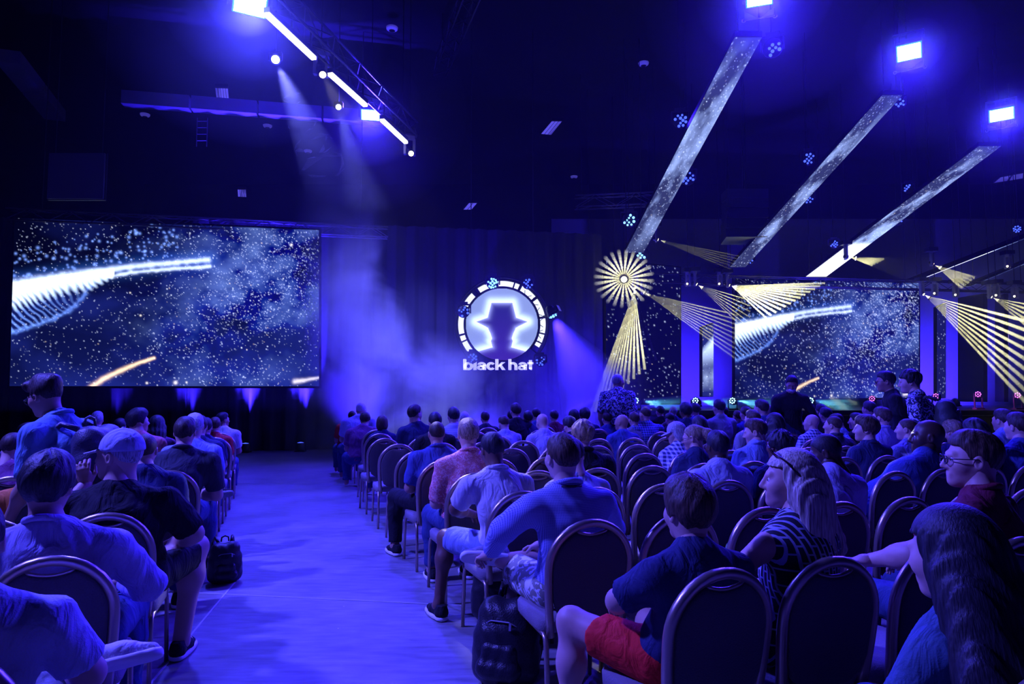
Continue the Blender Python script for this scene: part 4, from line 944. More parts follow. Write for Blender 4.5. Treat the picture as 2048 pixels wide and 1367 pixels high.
def cap(parent, M, m, res=.006, back=False, brim_m=None):
    V = skin([el((0,-.016,.036), (.088,.108,.104))], res, None, lambda x, y, z: (.030+.10*np.maximum(y-.0, 0)*.2-z)+0*x)
    o = obj('cap', fast_mesh('cap', *V, True), m, parent); o.matrix_basis = M
    s = -1 if back else 1; vs = []; n = 12
    for t in (0, .006):
        for i in range(n+1):
            a = PI*i/n; vs.append((.078*math.cos(a), s*(.060+.0*math.sin(a)), .036+t))
        for i in range(n+1):
            a = PI*i/n; vs.append((.080*math.cos(a), s*(.065+.105*math.sin(a)), .030-.020*math.sin(a)+t))
    k = n+1; fs = []
    for i in range(n):
        fs += [(i, i+1, k+i+1, k+i), (2*k+i, 3*k+i, 3*k+i+1, 2*k+i+1), (k+i, k+i+1, 3*k+i+1, 3*k+i)]
    MB().add(vs, fs).build('brim', brim_m or m, o, True)
    MB().lathe([(.010, 0), (.006, .006)], (0, -.016, .139), 8).build('button', m, o)
    return o
# ------------------------------------------------------------------ hands: palm, four fingers and a thumb (wrist at origin, fingers along +Y, thumb towards +X*side)
def hand_shape(side, curl=.5, res=.0045):
    P = [el((0,.045,0), (.038,.050,.016), .015), rc((0,-.03,0), (0,.03,0), .026, .028, .02)]
    for i, (x, L) in enumerate(((.029,.066), (.010,.076), (-.010,.072), (-.028,.056))):
        x *= side; b = np.array((x, .082, .002)); c = curl*(.9+.1*i)
        p1 = b+np.array((x*.15, L*.42*math.cos(c), -L*.42*math.sin(c))); p2 = p1+np.array((0, L*.33*math.cos(c*2.1), -L*.33*math.sin(c*2.1))); p3 = p2+np.array((0, L*.27*math.cos(c*2.8), -L*.27*math.sin(c*2.8)))
        P += [rc(b, p1, .0092, .0086, .006), rc(p1, p2, .0086, .008, .004), rc(p2, p3, .008, .007, .004)]
    a = np.array((.028*side, .018, -.004)); b = np.array((.052*side, .048, -.014)); c = np.array((.054*side, .080, -.026-.02*curl))
    P += [rc(a, b, .013, .011, .012), rc(b, c, .0105, .0085, .005)]
    return skin(P, res)
# ------------------------------------------------------------------ shoe template
def shoe_shape(res=.009):
    up = skin([rc((0,-.05,.045), (0,.07,.04), .040, .040, .03), rc((0,.07,.035), (0,.15,.028), .040, .030, .03), rc((0,-.055,.05), (0,-.05,.095), .038, .036, .03)], res, None, lambda x, y, z: np.maximum(.022-z, z-.100+.25*np.maximum(y, 0))+0*x+0*y)
    so = skin([rc((0,-.055,.014), (0,.15,.014), .044, .040, .02), el((0,.05,.014), (.048,.11,.03), .03)], res, None, lambda x, y, z: np.maximum(.0-z, z-.028-.08*np.maximum(y-.1, 0))+0*x+0*y)
    return fast_mesh('shoe', *up, True), fast_mesh('sole', *so, True)
SHOE_UP, SHOE_SOLE = shoe_shape()
def shoe(parent, M, m, sole_m):
    o = obj('shoe', SHOE_UP, m, parent); o.matrix_basis = M; obj('sole', SHOE_SOLE, sole_m, o)
# ------------------------------------------------------------------ the figure
def V3(*a): return np.array(a, float)
def rotz(v, a): c, s = math.cos(a), math.sin(a); return V3(c*v[0]-s*v[1], s*v[0]+c*v[1], v[2])
def figure(sp):
    """one person as (meshes in root space, head matrix, hand data); sp: pose and build numbers"""
    res = sp.get('res', .016); s = sp.get('s', 1.); bw = sp.get('bw', 1.); stand = sp.get('stand', False)
    Pz = .94*s if stand else .55
    P = V3(0, 0, Pz) if 'pel' not in sp else V3(*sp['pel'])
    N = V3(*sp.get('neck', (0, -.05, Pz+.53*s))); Hd = V3(*sp.get('head', tuple(N+V3(0, .03, .165*s))))
    Ch = P+(N-P)*.60+V3(0, -.035+sp.get('slouch', -.03), .0); Mid = P+(N-P)*.28+V3(0, -.005+sp.get('slouch', -.03)*.6, 0)
    tz = sp.get('twist', 0.); Rr = lambda v: rotz(v, tz)
    sw = .193*s*(.5+.5*bw)*sp.get('shw', 1.)*(.90 if sp.get('fem') else 1.); Sh = {q: N+Rr(V3(q*sw, -.012, -.066*s)) for q in (-1, 1)}
    arm = {}
    for q in (-1, 1):
        e, w = sp.get('armR' if q > 0 else 'armL', (None, None))
        if e is None: e, w = (Sh[q]+V3(q*.045, .06, -.28*s), P+V3(q*.09, .30, .13)) if not stand else (Sh[q]+V3(q*.05, -.03, -.29*s), Sh[q]+V3(q*.06, .08, -.53*s))
        arm[q] = (V3(*e), V3(*w))
    leg = {}
    for q in (-1, 1):
        d = sp.get('legR' if q > 0 else 'legL')
        if d is None:
            d = (P+V3(q*.15, .44*s, -.02), V3(P[0]+q*.15, P[1]+.42*s, .085), 0.) if not stand else (P+V3(q*.10, .03, -.43*s), V3(P[0]+q*.10, P[1]-.02, .085), 0.)
        leg[q] = (V3(*d[0]), V3(*d[1]), d[2])
    J = {q: P+V3(q*.088*bw, 0, -.01) for q in (-1, 1)}
    fem = sp.get('fem', False); cw = (.86 if fem else 1.)*s
    torso = [el(P+V3(0, -.02, .03), (.165*bw*s, .125*bw*s, .12*s), .06), el(Mid, (.145*bw*cw, .112*bw*s, .15*s), .06), el(Ch, (.160*bw*cw, .108*(.6+.4*bw)*s, .165*s), .06),
             rc(Sh[-1]*.75+N*.25+V3(0, 0, -.02), Sh[1]*.75+N*.25+V3(0, 0, -.02), .062*cw, .062*cw, .06), el(N+V3(0, -.025, -.10*s), (.13*cw, .080*s, .10*s), .06),
             rc(Sh[-1]*.5+N*.5, N+V3(0, -.01, .02), .052, .05, .05), rc(Sh[1]*.5+N*.5, N+V3(0, -.01, .02), .052, .05, .05)]
    if fem: torso += [el(Ch+V3(q*.06, .09, -.0), (.055, .05, .055), .05) for q in (-1, 1)]
    ar = .052*(.55+.45*bw)*cw
    arms = []
    for q in (-1, 1):
        e, w = arm[q]; arms += [rc(Sh[q], e, ar*1.12, ar*.84, .03), rc(e, w, ar*.84, ar*.54, .025), el(e+(w-e)*.28, (ar*.88,)*3, .04)]
    legs = []
    for q in (-1, 1):
        k, a, _ = leg[q]; t = .080*(.5+.5*bw)*s
        legs += [rc(J[q], k, t*1.1, t*.74, .05), rc(k, a, t*.70, t*.46, .04), el(k+(a-k)*.30+V3(0, -.022, 0), (t*.74,)*3, .06)]
    neck = [rc(N+V3(0, -.012, -.02), Hd+V3(0, -.025, -.05), .060*cw, .052*cw, .04)]
    out = {}
    hd = [el(Hd, (.06*s, .075*s, .09*s), .03)]
    feet = []
    for q in (-1, 1):
        k, a, yw = leg[q]; feet.append(rc(a, a+rotz(V3(0, .13, -.045), yw), .038, .028, .03))
    body = skin(torso+neck+arms+legs+hd+feet, max(res, .014), None)
    Mh = Matrix.Translation(Hd)@Matrix.Rotation(sp.get('yaw', 0.), 4, 'Z')@Matrix.Rotation(sp.get('roll', 0.), 4, 'Y')@Matrix.Rotation(sp.get('pitch', 0.), 4, 'X')@Matrix.Scale(s*sp.get('hs', 1.), 4)
    hres = sp.get('hres', res*.5)
    parts = [body, xf(skin(head_prims(True, fem), hres), Mh)]
    for q in (-1, 1):
        e, w = arm[q]; hp = sp.get('handR' if q > 0 else 'handL', {})
        if sp.get('hands', True):
            d = Vector(hp.get('dir', tuple(w-e+V3(0, .10, -.02)))).normalized(); up = Vector(hp.get('up', (q*.3, .1, 1.)))
            x = d.cross(up).normalized(); z = x.cross(d); R3 = Matrix((x, d, z)).transposed().to_4x4()
            parts.append(xf(hand_shape(hp.get('thumb', -q), hp.get('curl', .45), .006 if res < .02 else .010), Matrix.Translation(w)@R3@Matrix.Scale(s, 4)))
    out['body'] = join(*parts)
    # clothes
    seed = sp.get('seed', 0.); wr = wrinkle(sp.get('wr', .0045), seed); sl = sp.get('sleeve', .62)
    top = list(torso)
    for q in (-1, 1):
        e, w = arm[q]
        if sl is None: continue
        if sl <= 1: top.append(fc(Sh[q], Sh[q]+(e-Sh[q])*sl, ar*1.20, ar*1.12, .035))
        else: top += [rc(Sh[q], e, ar*1.18, ar*.98, .035), fc(e, e+(w-e)*(sl-1), ar*.98, ar*.74, .03)]
    top += [fc(N+V3(0, -.014, -.06), N+(Hd-N)*.16+V3(0, -.012, 0), .066*cw, .060*cw, .03)]
    hem = sp.get('hem', Pz-.055)
    out['shirt'] = skin(top, res, wr, lambda x, y, z: (hem-z)+0*x+0*y, grow=sp.get('loose', .012))
    lw = sp.get('trouser', 1.9); low = [el(P+V3(0, -.02, .03), (.165*bw*s, .125*bw*s, .12*s), .06)]
    if sp.get('skirt'): pass
    for q in (-1, 1):
        k, a, _ = leg[q]; t = .080*(.5+.5*bw)*s
        if lw <= 1: low.append(fc(J[q], J[q]+(k-J[q])*lw, t*1.14, t*1.05, .04))
        else: low += [rc(J[q], k, t*1.12, t*.80, .05), fc(k, k+(a-k)*(lw-1), t*.80, t*.66, .04), el(k+(a-k)*.30+V3(0, -.022, 0), (t*.74,)*3, .06)]
    out['trousers'] = skin(low, max(res, .014), wrinkle(.004, seed+2), lambda x, y, z: (z-Pz-.10)+0*x+0*y, grow=.011)
    info = {'Mh': Mh, 'N': N, 'Hd': Hd, 'Sh': Sh, 'P': P, 'leg': leg, 'arm': arm, 'Ch': Ch, 's': s}
    return out, info
FIG = {}
def make_person(loc, rz, sp, label, group, key=None, scale=1.):
    """link one person: Empty on the floor with body, clothes, hair and what is worn"""
    if key is not None and key in FIG: meshes, info = FIG[key]
    else:
        out, info = figure(sp); meshes = {k: fast_mesh(k, *v, True) for k, v in out.items() if len(v[0])}
        if key is not None: FIG[key] = (meshes, info)
    t = empty('person', loc, rz, label, 'person', group); t.scale = (scale,)*3
    obj('body', meshes['body'], sp['skin'], t); obj('shirt', meshes['shirt'], sp['top'], t)
    if 'trousers' in meshes: obj('trousers', meshes['trousers'], sp['pants'], t)
    Mh = info['Mh']; hres = sp.get('hres', .011); st = sp.get('hair', 'short')
    if st and st != 'bald':
        hk = ('hair', st, hres, sp.get('hseed', 0))
        if hk not in FIG: FIG[hk] = fast_mesh('hair', *hair_shape(st, hres, sp.get('hseed', 0)), True)
        o = obj('hair', FIG[hk], sp['hairm'], t); o.matrix_basis = Mh
    if sp.get('capm'): cap(t, Mh, sp['capm'], .007, sp.get('capback', False), sp.get('brimm'))
    if sp.get('glasses'): glasses(t, Mh)
    if sp.get('eyes'): eyes_mesh(t, Mh)
    if sp.get('collar'):
        N, Hd = info['N'], info['Hd']; c = N+(Hd-N)*.20; n = 18; mb = MB()
        ring = [(c[0]+.070*math.cos(a), c[1]-.018+.070*math.sin(a), c[2]+.012-.030*math.sin(a)-.0) for a in [2*PI*k/n for k in range(n)]]
        mb.tube(ring, .014, 7, True, (0, 0, 1)); mb.build('collar', sp['top'], t, True)
    if sp.get('lanyard'):
        N, Hd, Ch = info['N'], info['Hd'], info['Ch']; c = N+(Hd-N)*.14
        pts = [(Ch[0]-.01, Ch[1]+.135, Ch[2]-.10), (Ch[0]-.055, Ch[1]+.11, Ch[2]+.10), (c[0]-.080, c[1]-.005, c[2]+.005), (c[0]-.05, c[1]-.075, c[2]+.02), (c[0], c[1]-.094, c[2]+.022), (c[0]+.05, c[1]-.075, c[2]+.02), (c[0]+.080, c[1]-.005, c[2]+.005), (Ch[0]+.055, Ch[1]+.11, Ch[2]+.10), (Ch[0]+.01, Ch[1]+.135, Ch[2]-.10)]
        MB().tube(pts, .007, 5).build('lanyard', mat('lanyard_black', (.02,.02,.03), .6), t, True)
    if sp.get('shoes'):
        for q in (-1, 1):
            k, a, yw = info['leg'][q]; f = sp.get('footR' if q > 0 else 'footL')
            M = f if f is not None else Matrix.Translation((a[0], a[1], a[2]-.082))@Matrix.Rotation(yw, 4, 'Z')
            shoe(t, M, sp['shoes'], sp.get('solem', mat('sole_white', (.8,.8,.82), .6)))
    return t, info
# ================================================================== banquet chairs
m_gold = mat('chair_frame_metal', (.46,.37,.30), .34, metal=.75)
m_fab_shaded = mat('chair_fabric_shaded', (.10,.085,.10), .85, bump=.35, bscale=160, sheen=.15)  # same fabric as the seats, darkened for backs turned from the light
m_fab_lit = mat('chair_fabric_lit', (.26,.23,.25), .9, bump=.35, bscale=160, sheen=.1)  # lighter copy of the backrest fabric for seats lit from above
PHI = math.radians(19.6)
def chair_template():
    q = {}
    TB = math.radians(9); bp = lambda u, w, off=0.: (u, -.200-w*math.sin(TB)-off*math.cos(TB), .385+w*math.cos(TB)-off*math.sin(TB))
    Rf = .205; wc = .335; path = [bp(-.180, .0), bp(-.190, .10), bp(-.201, .22), bp(-Rf, .30)]
    path += [bp(-Rf*math.cos(a), wc+Rf*math.sin(a)) for a in [PI*k/18 for k in range(19)]]
    path += [bp(Rf, .30), bp(.201, .22), bp(.190, .10), bp(.180, .0)]
    m = MB(); m.tube(path, .021, 8, False, (0, -1, 0)); q['back_frame'] = (m.mesh('back_frame', True), m_gold)
    # padded panel: outline with a crescent grip opening at the top
    ri = .190; out = []
    top = [(ri*math.cos(a), wc+ri*math.sin(a)) for a in [PI*k/28 for k in range(29)]]
    top = [(x, z-.040*max(0, 1-(x/.085)**2)) for x, z in top]
    bot = [(-.186, .24), (-.178, .17), (-.152, .105), (-.10, .07), (0, .058), (.10, .07), (.152, .105), (.178, .17), (.186, .24)]
    out = top+bot; n = len(out); cx, cz = 0., .29; vs = []; fs = []
    for off, sc in ((-.016, .93), (-.008, .985), (.006, 1.0), (.020, .985), (.026, .93), (.028, .6)):
        vs += [bp(cx+(x-cx)*sc, cz+(z-cz)*sc, off) for x, z in out]
    for r in range(5):
        for i in range(n): fs.append((r*n+i, r*n+(i+1) % n, (r+1)*n+(i+1) % n, (r+1)*n+i))
    fs += [tuple(range(n-1, -1, -1)), tuple(range(5*n, 6*n))]
    q['backrest'] = (MB().add(vs, fs).mesh('backrest', True), m_fab_shaded)
    m = MB(); m.tube([bp(x, wc+math.sqrt(ri*ri-x*x)-.040*max(0, 1-(x/.085)**2)+.004, .012) for x in [-.08+.16*k/14 for k in range(15)]], [.002]+[.0075]*13+[.002], 6); q['grip_trim'] = (m.mesh('grip_trim', True), m_gold)
    # seat cushion
    o2 = []
    for a in [2*PI*k/32 for k in range(32)]:
        c, s_ = math.cos(a), math.sin(a); e = .32; o2.append((.225*math.copysign(abs(c)**e, c), .02+.215*math.copysign(abs(s_)**e, s_)))
    vs = []; fs = []; n = len(o2)
    for z, sc in ((.395, .97), (.400, 1.0), (.445, 1.01), (.460, .97), (.468, .80), (.470, .3)): vs += [(x*sc, .02+(y-.02)*sc, z) for x, y in o2]
    for r in range(5):
        for i in range(n): fs.append((r*n+i, r*n+(i+1) % n, (r+1)*n+(i+1) % n, (r+1)*n+i))
    fs += [tuple(range(n-1, -1, -1)), tuple(range(5*n, 6*n))]
    q['seat'] = (MB().add(vs, fs).mesh('seat', True), m_fab_lit)
    legs = []
    for s in (-1, 1):
        m = MB(); m.tube([(s*.212, .235, .0), (s*.207, .222, .33), (s*.205, .212, .375), (s*.204, .185, .392), (s*.204, .02, .392)], .0125, 6); legs.append(m.mesh('leg', True))
        m = MB(); m.tube([(s*.210, -.245, .0), (s*.205, -.215, .33), (s*.204, -.200, .375), (s*.203, -.175, .390), (s*.204, .02, .391)], .0125, 6); legs.append(m.mesh('leg', True))
    q['legs'] = legs; return q
CH = chair_template()
ORD = ['first','second','third','fourth','fifth','sixth','seventh','eighth','ninth','tenth','eleventh','twelfth','thirteenth','fourteenth','fifteenth','sixteenth']
def seat_pos(side, k, j):
    c, s = math.cos(PHI), math.sin(PHI)
    x, y = (.71-.333*k+j*.5*c, 2.43+.893*k+j*.5*s) if side == 'R' else (-1.72-.304*k-j*.5*c, 2.60+.893*k-j*.5*s)
    if side == 'R' and k == -1: x += .19*c; y += .19*s
    return x-.25*s, y+.25*c
def add_chair(side, k, j, full, rz=0.):
    x, y = seat_pos(side, k, j); sd = 'right' if side == 'R' else 'left'; q_ = {('R', 8, 0): .10, ('R', 9, 0): .22, ('R', 10, 0): .24, ('R', 11, 0): .24}.get((side, k, j), 0.); x += q_*math.cos(PHI); y += q_*math.sin(PHI)
    lab = ('occupied ' if full else 'empty ')+'gold-framed banquet chair, %s row %s of the aisle, %s seat in' % (ORD[k+1], sd, ORD[j])
    r_ = random.Random(k*31+j); t = empty('banquet_chair', (x, y, 0), PHI+rz+r_.uniform(-.04, .04), lab, 'chair', 'banquet chairs %s of the aisle' % sd)
    for nm in ('back_frame', 'backrest', 'grip_trim', 'seat'): obj(nm, CH[nm][0], CH[nm][1], t)
    for lm in CH['legs']: obj('leg', lm, m_gold, t)
# ================================================================== people
SK = {'fair': mat('skin_fair', (.56,.36,.28), .5), 'tan': mat('skin_tan', (.40,.24,.17), .5), 'brown': mat('skin_brown', (.17,.09,.06), .45), 'dark': mat('skin_dark', (.075,.042,.032), .42)}
def hairmat(name, c1, c2):
    m = bpy.data.materials.new('hair_'+name); m.use_nodes = True; nt = m.node_tree; b = nt.nodes['Principled BSDF']; N = nt.nodes.new; L = nt.links.new
    tc = N('ShaderNodeTexCoord'); mp = N('ShaderNodeMapping'); mp.inputs['Scale'].default_value = (160, 160, 14); n = N('ShaderNodeTexNoise'); n.inputs['Scale'].default_value = 1.; n.inputs['Detail'].default_value = 2
    L(tc.outputs['Object'], mp.inputs[0]); L(mp.outputs[0], n.inputs['Vector']); cr = N('ShaderNodeValToRGB'); cr.color_ramp.elements[0].position = .35; cr.color_ramp.elements[1].position = .68
    cr.color_ramp.elements[0].color = (*c1, 1); cr.color_ramp.elements[1].color = (*c2, 1); L(n.outputs['Fac'], cr.inputs[0]); L(cr.outputs[0], b.inputs['Base Color'])
    bp = N('ShaderNodeBump'); bp.inputs['Strength'].default_value = .6; bp.inputs['Distance'].default_value = .004; L(n.outputs['Fac'], bp.inputs['Height']); L(bp.outputs[0], b.inputs['Normal'])
    b.inputs['Roughness'].default_value = .55; b.inputs['Specular IOR Level'].default_value = .35; return m
HM = {'black': hairmat('black', (.008,.008,.012), (.03,.028,.035)), 'brown': hairmat('brown', (.03,.018,.012), (.12,.075,.045)), 'darkbrown': hairmat('darkbrown', (.015,.010,.009), (.06,.04,.03)),
      'blond': hairmat('blond', (.30,.24,.17), (.80,.72,.58)), 'sandy': hairmat('sandy', (.12,.085,.05), (.42,.32,.20)), 'grey': hairmat('grey', (.20,.20,.22), (.55,.55,.58)), 'white': hairmat('white', (.5,.5,.53), (.9,.9,.92))}
def cl(name, c, rough=.8): return cloth_mat('cloth_'+name, c, rough)
T = {'white': cl('white', (.80,.80,.83)), 'paleblue': cl('pale_blue', (.52,.56,.78)), 'skyblue': cl('sky_blue', (.30,.40,.72)), 'lavender': cl('lavender', (.50,.46,.78)), 'grey': cl('grey', (.30,.31,.36)), 'navy': cl('navy', (.035,.045,.13)), 'blue': cl('blue', (.07,.10,.34)),
     'black': cl('black', (.016,.016,.022)), 'charcoal': cl('charcoal', (.05,.055,.08)), 'red': cl('red', (.62,.05,.05)), 'maroon': cl('maroon', (.20,.025,.05)), 'purple': cl('purple', (.20,.06,.17)), 'pink': cl('pink', (.66,.22,.24)), 'orange': cl('orange', (.70,.22,.05)), 'olive': cl('olive', (.30,.32,.10)), 'teal': cl('teal', (.18,.36,.55)), 'darkteal': cl('dark_teal', (.07,.14,.22)), 'khaki': cl('khaki', (.34,.32,.22)), 'jeans': cl('jeans', (.05,.08,.22)), 'denim': cl('denim_light', (.26,.34,.58)),
     'plaid': pattern_mat('plaid_blue', 'plaid', (.03,.04,.16), (.24,.28,.62), 9.), 'check': pattern_mat('check_blue', 'check', (.10,.12,.42), (.45,.50,.85), 42.), 'plaid2': pattern_mat('plaid_white', 'plaid', (.04,.05,.18), (.75,.78,.92), 8.), 'floral': pattern_mat('floral_dark', 'floral', (.03,.03,.07), (.55,.55,.75), 22.), 'aloha': pattern_mat('floral_pink', 'floral', (.62,.20,.20), (.80,.42,.42), 46.), 'brick': pattern_mat('brick_print', 'brick', (.02,.02,.035), (.42,.44,.62), 15.), 'stripe': pattern_mat('stripe_white', 'stripe', (.70,.72,.85), (.18,.20,.5), 22.), 'redshorts': cl('red_shorts', (.95,.035,.03)), 'camo': pattern_mat('khaki_print', 'floral', (.26,.27,.20), (.70,.74,.70), 14.)}
OCC = set()
def to_local(p, O, rz):
    d = Vector(p)-Vector((O[0], O[1], 0)); c, s = math.cos(rz), math.sin(rz); return V3(c*d.x+s*d.y, -s*d.x+c*d.y, d.z)
def head_spec(hx, hy, O, rz, fwd):
    Y = O[1]
    for _ in range(6):
        l = to_local(at(hx, hy, Y), O, rz); Y += (fwd-l[1])*math.cos(rz)
    return l
def seated(side, k, j, hx, hy, label, sp, fwd=-.06, extra=0., chair=True):
    """near person posed so that the head is where the photograph shows it"""
    O = seat_pos(side, k, j); rz = PHI+extra; l = head_spec(hx, hy, O, rz, fwd); OCC.add((side, k, j))
    s = min(1.10, max(.90, (l[2]-.55+.04)/.825)); s = sp.get('s', s)
    Hd = V3(l[0], fwd, l[2]-.120*s); N = V3(l[0]*.86, fwd-.035-.25*max(0, fwd), Hd[2]-.178*s+.05*abs(l[0]))
    d = {'s': s, 'head': Hd, 'neck': N, 'res': .0135 if k <= 1 else .018, 'hres': .0058 if k <= 2 else .008, 'seed': k*1.7+j*.9, 'hseed': (k*3+j*5) % 7, 'pants': T['jeans'], 'skin': SK['fair'], 'hairm': HM['brown'], 'top': T['navy'], 'shoes': T['black']}
    d.update(sp); return make_person((O[0], O[1], 0), rz, d, label, 'seated audience %s of the aisle' % ('right' if side == 'R' else 'left'))
def MX(loc, toe, up): # shoe frame from toe direction and up
    y = Vector(toe).normalized(); z = Vector(up); x = y.cross(z).normalized(); z = x.cross(y); return Matrix.Translation(loc)@Matrix((x, y, z)).transposed().to_4x4()
# ---- right block, nearest rows
seated('R', 0, 0, 1375, 966, 'person in dark shirt and red shorts on the nearest aisle chair, knee out', dict(hair='thick', hairm=HM['brown'], top=T['navy'], pants=T['redshorts'], trouser=.66, sleeve=.75, bw=1.05, yaw=.05,
       legL=((-.29, .33, .60), (-.33, .27, .085), .3), legR=((.13, .42, .52), (.14, .40, .085), -.1), hs=1.08, armL=((-.23, .04, .76), (-.10, .28, .66))), fwd=-.05)
bl, inf = seated('R', 0, 1, 1578, 903, 'person with long blonde hair, sunglasses on top, in sleeveless patterned dress', dict(hair='longback', hairm=HM['blond'], top=T['brick'], pants=T['brick'], trouser=1.0, sleeve=None, fem=True, bw=1.0, yaw=.95, roll=0, eyes=True, hres=.0048, wr=.002,
       armL=((-.25, .03, .79), (-.16, .27, .70))), fwd=-.06)
sg = MB()
for s in (-1, 1): sg.tube([(s*.034+.026*math.cos(a), .070+.012*math.sin(a), .122+.018*math.sin(a)) for a in [2*PI*k/14 for k in range(14)]], .004, 5, True); sg.tube([(s*.058, .07, .122), (s*.088, .02, .085), (s*.094, -.03, .03)], .004, 5)
sgo = sg.build('sunglasses', mat('sunglass_frame', (.05,.02,.03), .15), bl, True); sgo.matrix_basis = inf['Mh']
seated('R', 0, 3, 1942, 867, 'person with dark-rimmed glasses in maroon shirt looking left, arm over next chair', dict(hair='short', hairm=HM['brown'], top=T['maroon'], sleeve=.7, bw=1.22, yaw=.92, glasses=True, eyes=True, collar=True, twist=.35, hs=1.06, hres=.005,
       armL=((-.36, -.06, .84), (-.40, .12, .78)), handL=dict(dir=(-1, .35, -.05), up=(0, 0, 1), curl=.35)), fwd=-.02)
seated('R', -1, 0, 1898, 1028, 'person with very long dark hair in pale top, nearest at the right edge', dict(hair='longwide', hairm=HM['black'], top=T['darkteal'], sleeve=.7, fem=True, bw=.95, yaw=.12, pitch=-.15, hs=1.1, shw=.84, armL=((-.17, .02, .72), (-.02, .22, .60)), armR=((.18, .08, .72), (.06, .26, .60)), hres=.0048), fwd=.0)
seated('R', 1, 0, 1124, 870, 'person in blue checked shirt hugging a crossed leg, print shorts, aisle chair', dict(hair='short', hairm=HM['brown'], top=T['check'], pants=T['camo'], trouser=.95, sleeve=1.8, bw=1.12, yaw=.12, collar=True, lanyard=True, wr=.0045,
       armL=((-.33, .08, .84), (-.325, .325, .66)), handL=dict(dir=(-.35, 1, -.35), up=(-.3, .2, 1), curl=.7), armR=((.30, .10, .80), (.0, .36, .68)), legL=((-.13, .44, .53), (-.10, .42, .085), .1),
       legR=((.22, .38, .60), (-.22, .43, .60), 0.), footR=MX((-.27, .42, .60), (-1., .12, .12), (.0, .75, .62)), shoes=T['grey'], footL=None), fwd=-.02)
seated('R', 1, 3, 1650, 869, 'person in pale blue shirt bowing the head, behind the blonde person', dict(hair='buzz', hairm=HM['black'], skin=SK['dark'], top=T['lavender'], sleeve=.65, bw=1.1, yaw=.75, pitch=-.35), fwd=.14)
seated('R', 2, 0, 985, 867, 'person in white polo shirt and pale denim shorts beside the aisle', dict(hair='short', hairm=HM['black'], skin=SK['brown'], top=T['white'], pants=T['denim'], trouser=.80, sleeve=.72, bw=1.10, yaw=.1, pitch=-.3, collar=True, wr=.005,
       legL=((-.27, .50, .52), (-.33, .44, .085), .15), armL=((-.30, .12, .78), (-.12, .34, .70))), fwd=.06)
seated('R', 2, 1, 1146, 880, 'person in pale shirt hidden behind the head of the blue checked shirt wearer', dict(hair='short', hairm=HM['darkbrown'], top=T['paleblue'], bw=1.05, pitch=-.4), fwd=.10)
seated('R', 2, 3, 1434, 863, 'person with short black hair in pale blue shirt, broad back, third row', dict(hair='short', hairm=HM['black'], skin=SK['dark'], top=T['paleblue'], sleeve=.7, bw=1.2, yaw=-.05, wr=.005), fwd=-.02)
seated('R', 2, 4, 1557, 864, 'person with dark curly hair just behind the blonde person', dict(hair='curly', hairm=HM['black'], skin=SK['brown'], top=T['navy'], bw=1.0, yaw=.1), fwd=.0)
seated('R', 2, 6, 1853, 843, 'bald person in navy shirt in profile, looking left, beside the maroon shirt', dict(hair='bald', skin=SK['dark'], top=T['blue'], sleeve=.7, bw=1.25, yaw=.95, eyes=True, hs=1.12, twist=.2, s=1.06), fwd=-.02)
seated('R', 2, 8, 1948, 842, 'dark-haired person in dark top behind the maroon shirt wearer', dict(hair='thick', hairm=HM['black'], top=T['charcoal']), fwd=.0)
seated('R', 2, 9, 2034, 826, 'person in blue shirt cut by the right edge, third row', dict(hair='short', hairm=HM['darkbrown'], top=T['blue'], bw=1.2), fwd=.0)
seated('R', 3, 0, 936, 838, 'fair-haired person in pink patterned shirt, lit from the left, aisle chair', dict(hair='short', hairm=HM['sandy'], top=T['aloha'], pants=T['jeans'], sleeve=.9, bw=1.08, yaw=-.05, collar=True, wr=.006, hres=.006), fwd=-.02)
seated('R', 3, 2, 1163, 843, 'person with curly light hair in black shirt, fourth row', dict(hair='curly', hairm=HM['sandy'], top=T['black'], sleeve=.75, bw=1.25, yaw=.1, collar=True), fwd=-.02)
seated('R', 3, 4, 1386, 851, 'person with light ponytail and glasses in navy top looking left', dict(hair='pony', hairm=HM['sandy'], top=T['navy'], fem=True, yaw=.75, pitch=-.2, glasses=True, sleeve=1.7, hres=.0055), fwd=.05)
seated('R', 3, 5, 1510, 840, 'person with swept brown hair in blue shirt, looking left, fourth row', dict(hair='short', hairm=HM['brown'], top=T['skyblue'], sleeve=.7, yaw=.85, pitch=-.2, bw=1.02, hs=1.06, collar=True, hres=.006), fwd=.04)
seated('R', 3, 8, 1731, 836, 'person with tousled brown hair and lanyard, looking left, fourth row', dict(hair='thick', hairm=HM['brown'], top=T['navy'], yaw=.75, lanyard=True, bw=1.1, hs=1.08, hres=.006), fwd=.0)
seated('R', 3, 9, 1812, 837, 'person with short brown hair in pale shirt beside the bald one', dict(hair='buzz', hairm=HM['brown'], top=T['paleblue'], yaw=.6, bw=1.05, sleeve=1.6), fwd=.03)
seated('R', 3, 10, 1905, 843, 'person with light brown hair bowing low behind the bald one', dict(hair='thick', hairm=HM['sandy'], top=T['navy'], pitch=-.4), fwd=.08)
seated('R', 3, 11, 2005, 819, 'broad person in blue shirt near the right edge, fourth row', dict(hair='short', hairm=HM['darkbrown'], top=T['skyblue'], bw=1.25), fwd=-.02)
seated('R', 4, 0, 873, 843, 'person with buzzed head in dark blue shirt beside the aisle', dict(hair='buzz', hairm=HM['darkbrown'], skin=SK['tan'], top=T['blue'], pants=T['black'], sleeve=.8, bw=1.2, collar=True, wr=.005, legL=((-.26, .46, .53), (-.27, .42, .085), .2)), fwd=-.02)
seated('R', 4, 5, 1351, 846, 'person in pale cap and plaid shirt, face turned left, fifth row', dict(hair='bob', hairm=HM['grey'], capm=T['lavender'], top=T['plaid2'], sleeve=1.7, bw=1.1, yaw=1.1, pitch=-.25, fem=True), fwd=.08)
